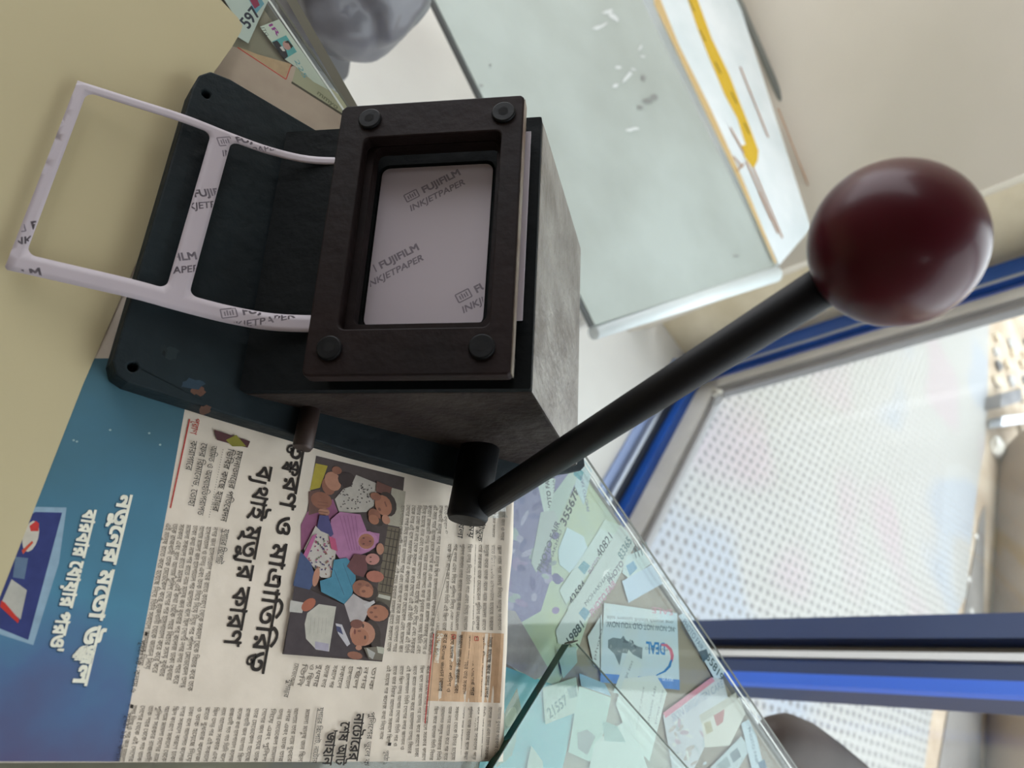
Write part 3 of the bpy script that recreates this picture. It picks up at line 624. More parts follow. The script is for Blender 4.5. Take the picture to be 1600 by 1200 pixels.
mr2 = nt.nodes.new('ShaderNodeMapRange'); mr2.inputs['From Min'].default_value = .2; mr2.inputs['From Max'].default_value = 1.3; nt.links.new(ad_.outputs[0], mr2.inputs[0])
rp = nt.nodes.new('ShaderNodeValToRGB'); nt.links.new(mr2.outputs[0], rp.inputs[0]); nt.links.new(rp.outputs[0], b.inputs['Base Color'])
e = rp.color_ramp.elements; e[0].color = srgb(62, 96, 104); e[1].color = srgb(78, 78, 116); e[0].position = 0; e[1].position = 1
for pp, c in ((.35, (64, 112, 134)), (.6, (70, 126, 152)), (.8, (72, 100, 140))):
    k = e.new(pp); k.color = srgb(*c)
ad.poly([(100, 560), (303, 560), (285, 660), (262, 790), (228, 970), (186, 1190), (-60, 1190), (-60, 1000), (0, 900)], srgb(60, 110, 140))
adb = ad.build('advertisement_ground', news, m_ad)
pr = Print(xn, 1.2e-5); pr.zfun = None; pr.k = 2
GLW = srgb(140, 166, 184)
pr.poly([(58, 792), (104, 793), (92, 880), (52, 1008), (-10, 988), (-10, 800)], GLW)
pr.poly([(55, 800), (97, 801), (44, 1000), (-10, 978), (-10, 860), (20, 820)], srgb(54, 62, 112))
pr.ell(48, 838, 12, 25, srgb(196, 190, 176), 15); pr.poly([(46, 822), (56, 814), (61, 818), (60, 830), (48, 830)], srgb(190, 62, 58))
pr.poly([(34, 860), (50, 845), (52, 848), (36, 866)], srgb(190, 80, 60))
pr.poly([(18, 905), (42, 922), (32, 968), (2, 942)], srgb(176, 174, 164)); pr.poly([(2, 938), (8, 942), (30, 968), (28, 974), (0, 948)], srgb(190, 58, 50))
pr.poly([(24, 870), (44, 872), (38, 905), (20, 902)], srgb(96, 116, 140))
for x, y in ((115, 688), (172, 672), (120, 690), (250, 695), (233, 677)): pr.ell(x, y, 2, 1.6, srgb(150, 176, 176))
WT = srgb(232, 230, 212); SH = srgb(46, 78, 104)
for dx, c in ((1.8, SH), (0, WT)):
    pr.text('নতু'+'ে'+'নর মেতা উ4ল', (206-dx, 775+dx), (135-dx, 1070+dx), 20, c, bold=.035)
    pr.text('বারবার েধায়ার পরও\'', (150-dx, 798+dx), (95-dx, 1018+dx), 18, c, bold=.035)
# headline and articles
INKB = srgb(52, 46, 42); INKG = srgb(118, 109, 99); RED = srgb(178, 56, 50)
pr.text('র1ক্ষরণ ও মা3ািতির1'.replace('ক্ষ', '2'), (481, 672), (412, 1052), 24, INKB, bold=.017)
pr.text('ব6থাই মৃতু6র কারণ', (425, 731), (373, 1010), 24, INKB, bold=.017)
pr.line((296, 655), (266, 794), 2, RED)
pr.text('প্রাণ', (312, 655), (306, 680), 9, RED); 
pr.text('ময়নাতদে5র প্রিতেবদন'.replace('্র', ''), (379, 706), (353, 816), 9, INKB)
pr.text('িডিবর কােছ হ5া5র', (365, 703), (340, 800), 9, INKB)
for i in range(28):
    t = i/27; pr.ell(348-22*t, 703+105*t, .8, .8, INKG, n=6)
pr.text('অিমত ও অব্যাহিতপ্রাপ্ত'.replace('্', ''), (338, 698), (316, 806), 9, INKB)
pr.text('েফর িরমােন্ড, েতাহা'.replace('্', ''), (323, 694), (302, 792), 9, INKB)
pr.text('কারাগাের', (307, 690), (298, 736), 9, INKB)
pr.poly([(334, 672), (390, 690), (386, 700), (360, 694), (338, 688)], srgb(88, 58, 60)); pr.poly([(352, 688), (368, 680), (384, 698), (362, 698)], srgb(140, 134, 60))
pr.text('যুগা5র িরেপাট', (357, 828), (345, 882), 9, INKB); pr.line((347, 826), (336, 880), .9, INKG)
WORDS = ['এই', 'বেল', 'কের', 'ঢাকা', 'সময়', 'তার', 'েথেক', 'িনেয়', 'পুিলশ', 'মামলা', 'আদালত', 'িবচার', 'সরকার', 'িদেয়', 'আগাম', 'রােত', 'জানান', 'তাক', 'হেয়েছ', 'িতিন', 'বুধবার', 'নাম', 'সকােল', 'কথা', 'িছল', 'পর', 'েদেশর', 'মানুষ', 'কারেণ', 'হাসপাতাল', 'গত', 'ও', 'এবং', 'শহর', 'েমেডেকল', 'কেলজ', 'জন', 'তদ5', 'নগর', 'রাজধানী']
body = Print(xn, 0); body.k = 1; body.lift = 4e-5; body.zfun = None
def block(s0, e0, s1, e1, n, h, col=INKG, last=1.0, P=None):
    P = P or body
    for i in range(n):
        t = i/(n-1) if n > 1 else 0
        a = Vector(s0).lerp(Vector(s1), t); b_ = Vector(e0).lerp(Vector(e1), t)
        ln = (b_-a).length; want = ln/(h*.95); s = ''; w = 0
        while True:
            wd = random.choice(WORDS)
            if w+len(wd)*.62+.4 > want+.6: break
            s += wd+' '; w += len(wd)*.62+.4
        k0 = P.k; P.text(s.strip() or 'এই', tuple(a), tuple(b_), h, col); P.k = k0
block((340, 824), (300, 1080), (267, 818), (223, 1040), 8, 7.5)
pr.text('পৃষঠা ১৪ : কলাম ৬', (226, 1000), (211, 1082), 8, INKB); pr.poly([(230, 988), (226, 987), (225, 993), (229, 994)], INKB)
block((455, 1108), (441, 1190), (214, 1102), (194, 1190), 20, 7)
pr.text('পৃষঠা ১৪ : কলাম', (204, 1114), (186, 1190), 8, INKB); pr.poly([(208, 1101), (203, 1100), (202, 1106), (207, 1107)], INKB)
block((588, 1043), (582, 1078), (467, 1037), (458, 1072), 11, 7.5)
pr.text('যুগা5র', (455, 1062), (448, 1090), 7.5, INKB)
pr.text('পুিলেশর ভুেল ক', (584, 1112), (574, 1196), 9, INKB)
pr.text('নােটােরর', (567, 1115), (557, 1188), 17, INKB, bold=.02)
pr.text('েশষ আট', (545, 1128), (536, 1195), 17, INKB, bold=.02)
pr.text("'জাহান", (524, 1140), (516, 1195), 17, INKB, bold=.02)
pr.text('যুগা5র িরেপাট, নােটার', (504, 1105), (493, 1192), 8, INKB); pr.line((495, 1106), (483, 1190), 1, INKG)
block((484, 1108), (472, 1190), (466, 1106), (455, 1190), 2, 7.5)
pr.text('পৃষঠা ১', (606, 1172), (603, 1195), 8, INKB); pr.poly([(610, 1160), (605, 1160), (604, 1165), (609, 1165)], INKB)
block((700, 790), (684, 1024), (632, 790), (610, 1018), 9, 6.5)
block((672, 1040), (664, 1188), (610, 1040), (598, 1155), 7, 6.5)
block((782, 852), (779, 985), (705, 850), (696, 985), 9, 6.5)
block((778, 1104), (772, 1186), (684, 1104), (676, 1188), 10, 6.5)
for s_, a_, b2 in (('েযৗতুক', (755, 812), (751, 847)), ('সময়', (738, 812), (735, 842)), ('েখলা', (723, 812), (720, 842))): pr.text(s_, a_, b2, 9, INKB, bold=.01)
block((787, 790), (785, 845), (775, 790), (772, 840), 2, 6.5)
# orange box
OB = srgb(206, 170, 136)
ob_ = Print(xn, 1e-5)
for i in range(24):   # narrow bands so that the tint follows the folds of the paper
    t0, t1 = i/24, (i+1)/24
    for j in range(6):
        f = lambda t, w: tuple(Vector((682, 985)).lerp(Vector((783, 990)), t).lerp(Vector((667, 1095)).lerp(Vector((776, 1098)), t), w))
        ob_.k = 1; ob_.raw([f(t0, j/6), f(t1, j/6), f(t1, (j+1)/6), f(t0, (j+1)/6)], [(0, 1, 2, 3)], OB)
ob_.build('orange_panel', news)
pr.line((676, 990), (662, 1130), 1.6, RED); pr.line((679, 990), (666, 1130), .8, INKG)
pr.text('িবেশষ সাজা', (688, 990), (683, 1036), 8, srgb(232, 226, 210), bold=.01)
body.k = 2
block((768, 996), (762, 1090), (698, 990), (690, 1080), 7, 7, INKB)
body.k = 1
for x, y in ((707, 995), (741, 998)):
    pr.line((x-3, y-3), (x+3, y-3), 1, RED); pr.line((x-3, y+3), (x+3, y+3), 1, RED); pr.line((x-3, y-3), (x-3, y+3), 1, RED); pr.line((x+3, y-3), (x+3, y+3), 1, RED)
pr.line((707, 858), (672, 985), .9, srgb(120, 112, 100))
pr.build('printing', news)
bt = body.build('body_text', news); bt['kind'] = 'stuff'
# printed photograph of a group of people
ph = Print(xn, 6e-6); ph.k = 3
SK = [srgb(176, 116, 88), srgb(150, 96, 74), srgb(190, 134, 108), srgb(128, 80, 64)]; HR = srgb(48, 40, 36)
ph.poly([(494, 712), (632, 746), (617, 900), (597, 1034), (441, 1022), (460, 920)], srgb(70, 60, 60))
ph.poly([(493, 724), (512, 728), (500, 762), (484, 766)], srgb(186, 168, 50))
ph.poly([(612, 762), (634, 768), (628, 824), (606, 820)], srgb(186, 178, 158))
ph.poly([(606, 822), (627, 826), (612, 935), (588, 930)], srgb(112, 102, 82))
for i in range(9): ph.line((604-i*1.6, 828+i*12), (624-i*1.6, 832+i*12), 1.4, srgb(58, 52, 44))
for i in range(3): ph.line((612+i*6, 826), (596+i*6, 925), 1.2, srgb(64, 58, 50))
ph.poly([(588, 930), (612, 935), (607, 962), (586, 958)], srgb(96, 90, 76)); ph.poly([(592, 928), (610, 932), (609, 938), (590, 933)], srgb(196, 192, 176))
ph.poly([(480, 800), (500, 790), (520, 780), (528, 800), (510, 835), (470, 860), (470, 820)], srgb(150, 84, 124))   # magenta dress
ph.poly([(482, 768), (500, 765), (500, 800), (482, 805)], srgb(106, 74, 66))
ph.ell(502, 782, 17, 13, SK[1], 20); ph.ell(513, 760, 14, 10, SK[1], 70); ph.ell(520, 752, 16, 12, SK[2], 60); ph.ell(506, 800, 9, 6, SK[2], 10)
for i in range(4): ph.line((496, 784+i*5), (512, 786+i*5), 1.1, SK[3])
ph.ell(526, 735, 8, 6, SK[1], 20); ph.ell(542, 750, 15, 12, srgb(44, 32, 34), 30)                              # hair of the girl
ph.poly([(556, 742), (590, 756), (584, 790), (572, 800), (530, 802), (523, 780), (536, 764), (548, 760)], srgb(196, 188, 176))  # speckled blouse
for i in range(60):
    x, y = random.uniform(530, 582), random.uniform(756, 796); ph.ell(x, y, 1.3, .9, srgb(70, 66, 70), random.uniform(0, 180), 6)
ph.poly([(588, 752), (612, 762), (606, 775), (586, 768)], srgb(110, 70, 60))
ph.ell(604, 788, 20, 14, HR, 70); ph.ell(598, 790, 17, 12.5, SK[0], 65); ph.ell(586, 776, 9, 6, SK[1], 20)
ph.ell(584, 806, 12, 9, SK[1], 60); ph.ell(602, 812, 8, 6, SK[2], 60); ph.ell(590, 816, 8, 6, HR, 30); ph.ell(583, 812, 9, 7, SK[0], 40)
ph.line((600, 784), (603, 792), 2, SK[3]); ph.ell(592, 796, 3, 2, SK[3], 60)
ph.poly([(516, 812), (530, 800), (562, 804), (572, 830), (592, 834), (590, 852), (575, 862), (550, 872), (538, 885), (520, 860), (514, 835)], srgb(184, 122, 164))  # pink veil
for i in range(5): ph.line((530+i*6, 806), (545+i*4, 860), 1.2, srgb(160, 98, 144))
ph.ell(573, 845, 16, 15, srgb(198, 136, 176), 0); ph.ell(571, 846, 12.5, 12, SK[0], 0); ph.ell(571, 846, 10, 8, srgb(160, 98, 82), 0)
for x, y in ((567, 841), (567, 850), (577, 846)): ph.ell(x, y, 2, 1.2, srgb(96, 54, 48), 0, 7)
ph.poly([(498, 805), (512, 806), (520, 835), (508, 846), (492, 838)], srgb(70, 72, 128))
ph.poly([(492, 822), (500, 830), (512, 835), (524, 860), (518, 905), (500, 902), (478, 872), (474, 858)], srgb(206, 198, 188))   # bouquet
for i in range(80):
    x, y = random.uniform(480, 520), random.uniform(838, 900)
    if inside((x, y), [(492, 828), (524, 858), (518, 903), (500, 900), (476, 868)]): ph.ell(x, y, 1.8, 1.1, random.choice([srgb(176, 76, 120), srgb(110, 120, 88), srgb(70, 56, 110), srgb(150, 110, 90)]), random.uniform(0, 180), 6)
ph.poly([(486, 838), (494, 834), (476, 876), (470, 872)], srgb(190, 100, 150)); ph.poly([(512, 838), (522, 842), (526, 862), (516, 858)], srgb(196, 80, 122))
ph.poly([(468, 862), (484, 880), (492, 905), (480, 925), (456, 915)], srgb(52, 78, 122))
ph.poly([(520, 875), (540, 872), (552, 885), (554, 905), (548, 930), (536, 944), (520, 935), (500, 925), (498, 908), (516, 902)], srgb(58, 136, 162))  # teal shirt
ph.line((520, 890), (536, 930), 1, srgb(40, 100, 126)); ph.line((534, 880), (548, 918), 1, srgb(44, 110, 134))
ph.ell(492, 902, 5, 15, SK[2], 12)
ph.poly([(540, 885), (552, 866), (570, 868), (572, 890), (566, 902), (552, 898)], srgb(104, 56, 60))
ph.ell(592, 858, 9, 6, SK[2], 90); ph.ell(584, 876, 12, 10, HR, 0); ph.ell(580, 874, 11, 9, srgb(190, 130, 120), 0)
for x, y in ((577, 871), (577, 878)): ph.ell(x, y, 2, 1, srgb(90, 56, 50), 0, 7)
ph.ell(584, 901, 14, 9, srgb(182, 112, 92), 8); ph.ell(576, 926, 13, 12, HR, 0); ph.ell(565, 920, 17, 13, SK[1], 20); ph.ell(570, 925, 11, 9, SK[0], 20)
for x, y in ((560, 913), (572, 915), (566, 924)): ph.ell(x, y, 3.2, 2.2, SK[3], 0, 8)
ph.poly([(536, 944), (550, 928), (566, 938), (580, 942), (566, 972), (545, 972)], srgb(190, 182, 180))
ph.ell(592, 957, 16, 15, HR, 0); ph.ell(588, 958, 17, 13, SK[0], 5); ph.poly([(566, 945), (582, 938), (584, 942), (570, 952)], srgb(204, 200, 198)); 
for x, y in ((584, 950), (585, 964), (578, 957)): ph.ell(x, y, 3, 1.8, SK[3], 0, 8)
ph.poly([(458, 916), (482, 922), (500, 930), (536, 945), (545, 972), (556, 1000), (560, 1028), (441, 1022)], srgb(50, 44, 52))   # black suit
ph.poly([(452, 938), (474, 942), (470, 958), (450, 956)], srgb(196, 192, 184)); ph.ell(480, 945, 13, 8, srgb(176, 98, 70), -40)
ph.poly([(496, 944), (523, 948), (512, 1018), (492, 1015), (476, 998), (474, 975), (478, 958)], srgb(200, 196, 182))
ph.poly([(490, 1002), (512, 1006), (511, 1018), (490, 1014)], srgb(176, 170, 186))
for i in range(5): ph.line((484+i*6, 965), (482+i*6, 990), .6, srgb(176, 172, 160))
ph.poly([(522, 974), (532, 976), (545, 1006), (540, 1010), (526, 990)], srgb(200, 196, 200)); ph.poly([(523, 978), (530, 980), (534, 992), (524, 986)], srgb(60, 70, 110))
ph.ell(580, 988, 20, 12, HR, 75); ph.ell(584, 1000, 8, 18, HR, -10); ph.ell(564, 990, 20, 19, SK[2], 20, 18); ph.ell(560, 996, 14, 14, SK[0], 20)
ph.ell(555, 975, 10, 7, srgb(120, 72, 60), 0)
for x, y in ((565, 978), (568, 996)): ph.ell(x, y, 1.6, 3.4, srgb(70, 46, 40), 0, 8)
ph.ell(552, 987, 1.6, 4.5, srgb(120, 60, 54), 0, 8); ph.ell(559, 986, 3, 1.6, SK[3], 0, 8)
ph.ell(558, 1012, 5, 4, SK[2]); ph.ell(552, 1024, 12, 6, SK[1], 10); ph.poly([(566, 1012), (596, 1010), (595, 1032), (574, 1030)], srgb(112, 106, 92)); ph.poly([(570, 1012), (584, 1020), (580, 1030), (574, 1026)], srgb(180, 178, 170)); ph.poly([(586, 1010), (598, 1012), (597, 1022), (588, 1020)], srgb(190, 188, 170))
ph.fade = (.20, .16, .14, .22); ph.build('group_photograph', news)

# cream sheet (one stiff plastic sheet lying over the newspaper's end)
crm = mat('cream_plastic', (194, 182, 146), .55, rgb2=(188, 176, 140), nscale=4, spec=.3)
CRZ = .0012
co = [at(x, y, CRZ) for x, y in ((-5, 945), (130, 600), (200, 440), (290, 240), (335, 112), (362, 74), (376, 50), (379, 40), (372, 28), (345, 0), (330, -20))]
co[0] = at(-5, 945, CRZ)+(at(-5, 945, CRZ)-at(130, 600, CRZ))*.35
cs = plate('cream_sheet', [(p_.x, p_.y) for p_ in co]+[(-.20, .40), (-.30, -.03)], [], CRZ-.0004, CRZ, crm)
tag(cs, 'large cream plastic sheet covering the left end of the counter', 'sheet')

# loose sheet of glass on top
lg = empty('loose_glass')
c_ = at(895, 998, .0062); dA = (at(768, 1205, .0062)-c_).normalized(); dB = (at(1075, 1200, .0062)-c_).normalized()
gp = [c_+dA*.004, c_+dA*.40, c_+dA*.40+dB*.30, c_+dB*.40, c_+dB*.004]
for v in gp: v.z = .0012
prism('pane', gp, (0, 0, .005), thin_glass('loose_pane', (.945, .98, .965), 1.0), lg)
m_ge = mat('green_glass_edge', (22, 62, 54), .15, spec=.8)
sa = Vector((-dA.y, dA.x, 0)); sa = sa if sa.dot(dB) < 0 else -sa
obox('edge', gp[0]+sa*.0004, gp[1]-gp[0], -sa*.0004, (0, 0, .005), m_ge, lg)
sb = Vector((-dB.y, dB.x, 0)); sb = sb if sb.dot(dA) < 0 else -sb
obox('edge', gp[4]+sb*.0003+Vector((0, 0, .0038)), gp[3]-gp[4], -sb*.0004, (0, 0, .0012), mat('grey_glass_edge', (104, 112, 98), .3), lg)
for i in range(5):
    q0 = gp[0].lerp(gp[4], i/5)+Vector((.0006, .0006, 0)); tube('chip', [q0+Vector((0, 0, .001)), q0+Vector((.0006, .0012, .0052))], [.0004, .0003], MATS['dark_edge'], lg, 6)
tag(lg, 'loose clear glass sheet with dark green edge lying on the counter glass', 'glass')

# ================================================================== PHOTO CUTTER
m_base = mat('teal_painted_iron', (27, 38, 42), .65, rgb2=(17, 25, 29), nscale=26, bump=.5, bscale=120, spec=.2)
m_side = mat('rusty_painted_iron', (34, 25, 23), .7, rgb2=(52, 45, 40), nscale=40, bump=.8, bscale=150, spec=.2)
m_body = mat('shaded_dark_iron', (12, 17, 19), .7, rgb2=(18, 21, 22), nscale=30, bump=.4, bscale=120, spec=.12)  # dark paint, blackened further for the shade under the cutter frame
m_brown = mat('brown_painted_steel', (34, 23, 22), .6, rgb2=(27, 20, 20), nscale=30, bump=.25, bscale=140, spec=.15)
m_raw = mat('bare_grey_steel', (140, 136, 130), .4, metal=.35, rgb2=(104, 98, 92), nscale=45, bump=.6, bscale=160)
m_blk = mat('black_steel', (14, 15, 17), .5, spec=.2, bump=.15, bscale=120)
m_hole = mat('hole_shade_black', (8, 8, 10), .9)  # flat black painted in for the shade inside holes and sockets
cut = empty('photo_cutter', (.1, .1, .0012)); ML = Matrix.Translation((-.1, -.1, -.0012))
def loc(v): return Vector(v)-Vector((.1, .1, .0012))
BT = .0125
def xb(x, y, z): return loc((x, y, z))
base = [(.0475, .100), (.0495, .0955), (.054, .0935), (.09, .0905), (.15, .0866), (.222, .0838), (.232, .0885), (.256, .0965), (.2855, .1055), (.2885, .1085), (.2875, .114), (.282, .125), (.281, .210), (.272, .222), (.13, .2345), (.066, .2415), (.0575, .2405), (.0535, .236), (.052, .228)]
h1, h2 = at(322, 147, BT), at(208, 573, BT)
bp_ = plate('base_plate', base, [circ(h1.x, h1.y, .0019), circ(h2.x, h2.y, .0019), circ(.272, .205, .0019)], .0013, BT, m_base, cut, xb); bevel(bp_, .0014, 2)
for hh in (h1, h2): plate('screw_hole_shade', circ(hh.x, hh.y, .0019), [], .0016, .004, m_hole, cut, xb)  # black discs give the holes their dark inside
pp = Print(lambda x, y: loc(at(x, y, BT+.00004)), 4e-6)
for x, y, rx, ry, c in ((268, 552, 14, 10, (36, 46, 48)), (256, 548, 6, 10, (30, 38, 40)), (310, 610, 14, 9, (92, 66, 54)), (320, 640, 12, 8, (84, 62, 52)), (300, 600, 20, 10, (44, 60, 72)), (256, 552, 3, 4, (20, 24, 26))):
    k = 14; pp.poly([(x+rx*random.uniform(.6, 1.15)*math.cos(a), y+ry*random.uniform(.6, 1.15)*math.sin(a)) for a in [2*math.pi*i/k for i in range(k)]], srgb(*c))
pp.build('worn_patches', cut)
# press body, a wedge with a front inclined by 47 degrees
SO = Vector((.10443, .1, .04952)); SV = Vector((.67667, 0, .73629)); SN = Vector((-.73629, 0, .67667)); YV = Vector((0, 1, 0))
def xs(s, y, n): return loc(SO+SV*s+YV*y+SN*n)
NB = -.0190; BW = .1265; Y0 = 0.0
toe = SO+SN*NB; k = (BT-toe.z)/SV.z; toe = toe+SV*k
top_ = SO+SN*NB+SV*.0851
prof = [toe, top_, Vector((.262, 0, .034)), Vector((.2655, 0, BT))]
prof = [loc(Vector((p_.x, .1, p_.z))) for p_ in prof]
bd = prism('press_body', prof, YV*BW, m_side, cut); bevel(bd, .001, 2)
bd.data.materials.append(m_raw); bd.data.materials.append(m_body)
for f_ in bd.data.polygons:
    c3 = f_.normal
    if c3.x > .3 and c3.z > .5: f_.material_index = 1
    elif c3.x < -.5 or c3.y > .5: f_.material_index = 2  # front takes the blackened tone, its shade put into the colour
# front plate with the die opening
OPN = rrect(.0146, .0270, .0655, .1048, .004)
s_toe = k
dp = plate('die_plate', rrect(s_toe+.0004, .0003, .0848, BW-.0003, .0008), [OPN], -.0190, -.0155, m_body, cut, xs); bevel(dp, .0005, 2)
plate('anvil', rrect(.0150, .0275, .0650, .1042, .0035), [], -.01899, -.0172, m_body, cut, xs)
slab = plate('cutter_frame', [(0, .002), (.001, .0004), (.003, 0), (.0782, 0), (.0792, .001), (.0792, .1238), (.0778, .125), (.002, .125), (0, .123)], [rrect(.0118, .0192, .0705, .1075, .003)], -.0062, 0, m_brown, cut, xs); bevel(slab, .0007, 2)
for (s_, y_) in ((.0098, .0111), (.0683, .0107), (.0135, .1168), (.071, .1160)):
    o = tube('bolt', [xs(s_, y_, -.0005), xs(s_, y_, .0010), xs(s_, y_, .0014)], [.0050, .0050, .0044], m_blk, cut, 24)
    h = tube('hex_socket_shade', [xs(s_, y_, .00141), xs(s_, y_, .00146)], [.0022, .0022], m_hole, o, 6); h.parent = o  # flat black hexagon painted as the dark of the socket
inner = plate('inner_frame', rrect(.0090, .0160, .0735, .1110, .003), [rrect(.0148, .0240, .0680, .1074, .003)], -.0125, -.0064, m_brown, cut, xs); bevel(inner, .0006, 1)
for s0_, s1_ in ((.004, .010), (.0735, .0785)):
    for y0_ in (.004, .112): obox('spacer', xs(s0_, y0_, -.0155), xs(s1_, y0_, -.0155)-xs(s0_, y0_, -.0155), YV*.008, SN*.0092, m_blk, cut)
mp_ = mat('bright_worn_edge', (128, 120, 108), .4, metal=.4, rgb2=(92, 72, 58), nscale=60)
obox('worn_edge', xs(.07925, .001, -.0058), YV*.122, SV*.0004, SN*.0052, mp_, cut)
# side pin, shaft and lever
tube('side_pin', [loc((.1245, .101, .0155)), loc((.1235, .0835, .0155)), loc((.1233, .0825, .0155))], [.0042, .0042, .0036], mat('dull_steel_pin', (70, 54, 48), .5, metal=.2, rgb2=(50, 40, 38), nscale=50), cut, 20)
sh0 = loc((.2085, .100, .0230)); sh1 = loc((.2035, .0640, .0230))
tube('shaft', [sh0, sh0.lerp(sh1, .95), sh1], [.0095, .0095, .0086], m_blk, cut, 32)
bc_ = CAM+ray(1399, 381)*.205
lv0 = Vector((.2095, .0710, .0235)); jn = CAM+ray(1290, 443)*.2185
tube('lever_arm', [loc(lv0-(jn-lv0)*.02), loc(lv0.lerp(jn, .5)), loc(jn+(bc_-jn)*.3)], [.0061, .0061, .0061], mat('black_lever_steel', (22, 22, 24), .5, metal=.2, rgb2=(16, 16, 18), nscale=20, spec=.25), cut, 24)
bm = bmesh.new(); bmesh.ops.create_uvsphere(bm, u_segments=48, v_segments=32, radius=.0222)
me = bpy.data.meshes.new('ball_knob'); bm.to_mesh(me); bm.free()
for p_ in me.polygons: p_.use_smooth = True
kb = new_obj('ball_knob', me, mat('dark_red_bakelite', (70, 16, 26), .3, coat=.06, spec=.2), cut); kb.location = loc(bc_); kb['label'] = 'dark red ball knob'
tag(cut, 'cast iron passport photo cutter with a lever and dark red ball knob', 'photo cutter')
# crumpled clear tape beside the shaft
def crumple(name, cx, cy, z, sx, sy, parent):
    vs = []; fs = []; n = 7
    for i in range(n):
        for j in range(n): vs.append(loc(at(cx+(i-3)*sx, cy+(j-3)*sy, z))+Vector((0, 0, random.uniform(0, .005))))
    for i in range(n-1):
        for j in range(n-1): a = i*n+j; fs.append((a, a+n, a+n+1, a+1))
    return mesh(name, vs, fs, thin_glass('clear_tape_'+name, (.86, .92, .94), 1.6, .12, ior=1.6), parent)
crumple('clear_tape', 762, 722, .018, 4, 3, cut)
crumple('clear_tape', 768, 795, .004, 6, 5, cut)

# ------------------------------------------------------------------ photo paper: card in the cutter and punched strip
m_pp = mat('glossy_photo_paper', (188, 178, 185), .45, spec=.4)
GI = srgb(132, 124, 132)
def logo(P, x, y, ang, s):
    """printed paper mark: small film emblem and two words; (x,y) in metres, ang degrees"""
    ca, sa_ = math.cos(math.radians(ang)), math.sin(math.radians(ang))
    T = lambda u, v: (x+(u*ca-v*sa_)*s, y+(u*sa_+v*ca)*s)
    for a_, b2 in (((0, 0), (3.4, 0)), ((3.4, 0), (3.4, 2.3)), ((3.4, 2.3), (0, 2.3)), ((0, 2.3), (0, 0)), ((.8, .5), (.8, 1.6)), ((1.4, .5), (1.4, 1.9)), ((2, .5), (2, 1.6)), ((2.6, .5), (2.6, 1.9))):
        P.line(T(*a_), T(*b2), .32*s, GI)
    P.text('FUJIFILM', T(4.6, 2.2), T(15.2, 2.2), 2.0*s, GI, matra=False, bold=.035)
    P.text('INKJETPAPER', T(0, -1.2), T(15.2, -1.2), 1.8*s, GI, matra=False, slant=.2, bold=.02)
# card lying in the die
card = empty('photo_card', SO+SN*(-.0170)+SV*.0153+YV*.0278)
rot = Matrix((SV, YV, SN)).transposed().to_4x4(); card.rotation_euler = rot.to_euler()
plate('sheet', rrect(0, 0, .0492, .0762, .0035), [], 0, .0003, m_pp, card)
def clip_print(P, name, parent, test, m=None):
    keep = [(f, c) for f, c in zip(P.f, P.c) if all(test(P.v[i]) for i in f)]
    P.f = [k_[0] for k_ in keep]; P.c = [k_[1] for k_ in keep]; return P.build(name, parent, m)
pc_ = Print(lambda x, y: Vector((x, y, .00032)), 2e-6)
for x, y in ((.0128, .0585), (-.0022, .0222), (.0390, .0098)): logo(pc_, x, y, 29, .00172)
clip_print(pc_, 'logo_print', card, lambda v: .0004 < v.x < .0488 and .0005 < v.y < .0757)
tag(card, 'grey white photo paper card with pale logo print inside the cutter frame', 'photo paper')
# punched strip curving out of the slot: u along the strip from its free end, v across it
def zprof(u):
    X = [0, .02, .04, .06, .075, .09, .104, .116]; Zv = [.0062, .0110, .0156, .0178, .0205, .0265, .0382, .0510]
    u = max(0, min(.116, u))
    for i in range(len(X)-1):
        if u <= X[i+1]:
            t = (u-X[i])/(X[i+1]-X[i]); 
            m0 = (Zv[min(i+1, 7)]-Zv[max(i-1, 0)])/(X[min(i+1, 7)]-X[max(i-1, 0)]); m1 = (Zv[min(i+2, 7)]-Zv[i])/(X[min(i+2, 7)]-X[i]); h = X[i+1]-X[i]
            return (2*t**3-3*t*t+1)*Zv[i]+(t**3-2*t*t+t)*h*m0+(-2*t**3+3*t*t)*Zv[i+1]+(t**3-t*t)*h*m1
    return Zv[-1]
SX0, SYc = .0098, .1668
ydrift = -.012
def xst(u, v, n=0):   # strip plan: slightly skewed across the counter
    x = SX0+u+v*.047; y = SYc+v+(u-.056)*-.012
    return Vector((x, y, zprof(u)+n))
strip_o = empty('photo_paper_strip', (SX0, SYc, .002))
sl_ = lambda v: v-Vector((SX0, SYc, .002))
HV = .0421; HT = .0444
outer = [(0, -HV+.001), (.0008, -HV)]+[(.003*i, -HV) for i in range(1, 36)]+[(.1105, -HV), (.1105, HT)]+[(.108-.003*i, HT) for i in range(36)]+[(.0003, HT)]
def dense(poly, d=.003):
    out_ = []
    for i in range(len(poly)):
        a, b2 = Vector(poly[i]), Vector(poly[(i+1) % len(poly)]); n = max(1, int((b2-a).length/d)); out_ += [tuple(a.lerp(b2, j/n)) for j in range(n)]
    return out_
ho1 = dense(rrect(.0045, -.0345, .0507, .0405, .0032)); ho2 = dense(rrect(.0590, -.0345, .1062, .0405, .0032)); 
outer = dense(outer)
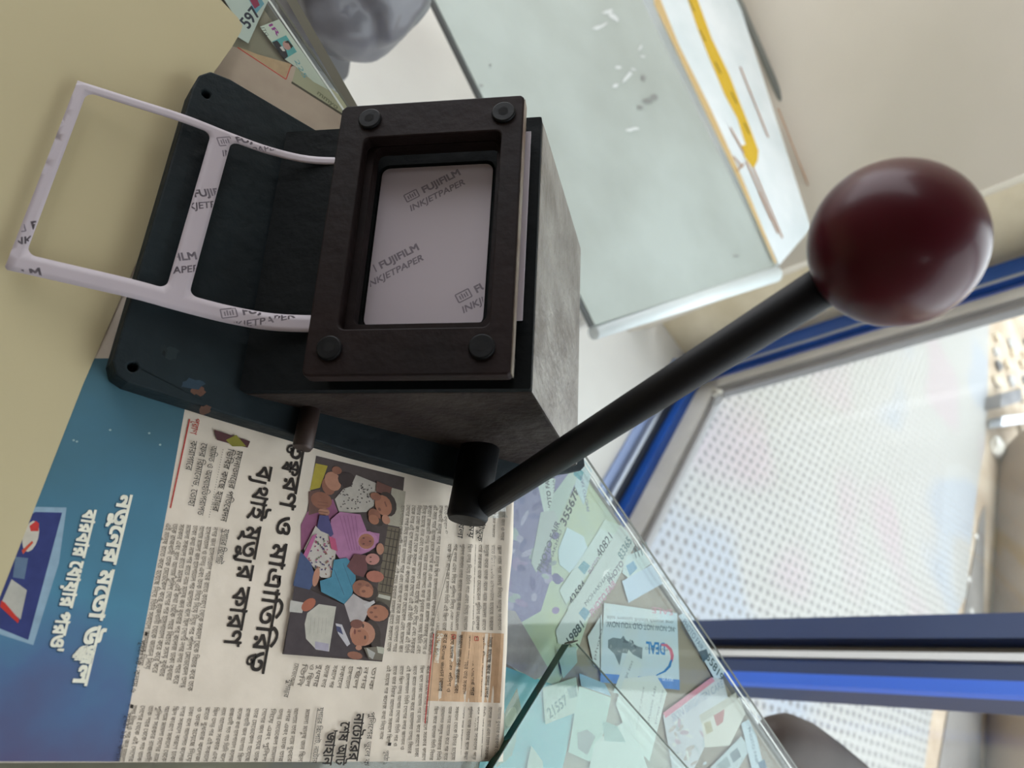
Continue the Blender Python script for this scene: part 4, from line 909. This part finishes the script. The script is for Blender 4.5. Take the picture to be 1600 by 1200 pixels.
ex = [(.003*i, v) for i in range(1, 37) for v in (-.040, -.037, .0418, .0430)]+[(u, -.033+.004*j) for u in (.0015, .003, .053, .055, .057, .1085, .111) for j in range(19)]
sm = plate('sheet', outer, [ho1, ho2], -.0002, .0001, m_pp, strip_o, lambda x, y, z: sl_(xst(x, y, z)), ex)
for p_ in sm.data.polygons: p_.use_smooth = abs(p_.normal.z) > .4
pl = Print(lambda x, y: Vector((x, y, 0)), 0)
for x, y in ((345, 499), (276, 308), (205, 410), (-62, 424), (20, 342), (345, 226)):
    w0, w1 = at(x, y, .0185), at(x+60, y-4, .0185)
    v_ = w0.y-SYc-(w0.x-SX0-.056)*-.012; logo(pl, w0.x-SX0-v_*.047, v_, math.degrees(math.atan2(w1.y-w0.y, w1.x-w0.x)), .00165)
okk = lambda v: .0006 < v.x < .1115 and -HV+.0005 < v.y < HT-.0005 and not (.0041 < v.x < .0511 and -.0349 < v.y < .0409) and not (.0586 < v.x < .1066 and -.0349 < v.y < .0409)
def fine(P, depth=2):
    for _ in range(depth):
        nf = []; nc = []
        for f, c in zip(P.f, P.c):
            for t in [(f[0], f[i], f[i+1]) for i in range(1, len(f)-1)]:
                k_ = len(P.v); P.v += [(P.v[t[0]]+P.v[t[1]])/2, (P.v[t[1]]+P.v[t[2]])/2, (P.v[t[2]]+P.v[t[0]])/2]
                nf += [(t[0], k_, k_+2), (k_, t[1], k_+1), (k_+2, k_+1, t[2]), (k_, k_+1, k_+2)]; nc += [c]*4
        P.f = nf; P.c = nc
fine(pl)
keep = [(f, c) for f, c in zip(pl.f, pl.c) if all(okk(pl.v[i]) for i in f)]
pl.f = [a for a, c in keep]; pl.c = [c for a, c in keep]
for i, v in enumerate(pl.v): pl.v[i] = sl_(xst(v.x, v.y, .00014))
pl.build('logo_print', strip_o)
tag(strip_o, 'white photo paper strip with two punched openings hanging out of the cutter', 'photo paper')
# end of the sheet standing out of the upper slot
up = empty('photo_paper_end', SO+SN*(-.0100))
ue = obox('sheet', SV*.0738+YV*.026, YV*.088, SV*.0075, SN*.0004, m_pp, up)
tag(up, 'upper end of photo paper standing in the slot behind the cutter frame', 'photo paper')
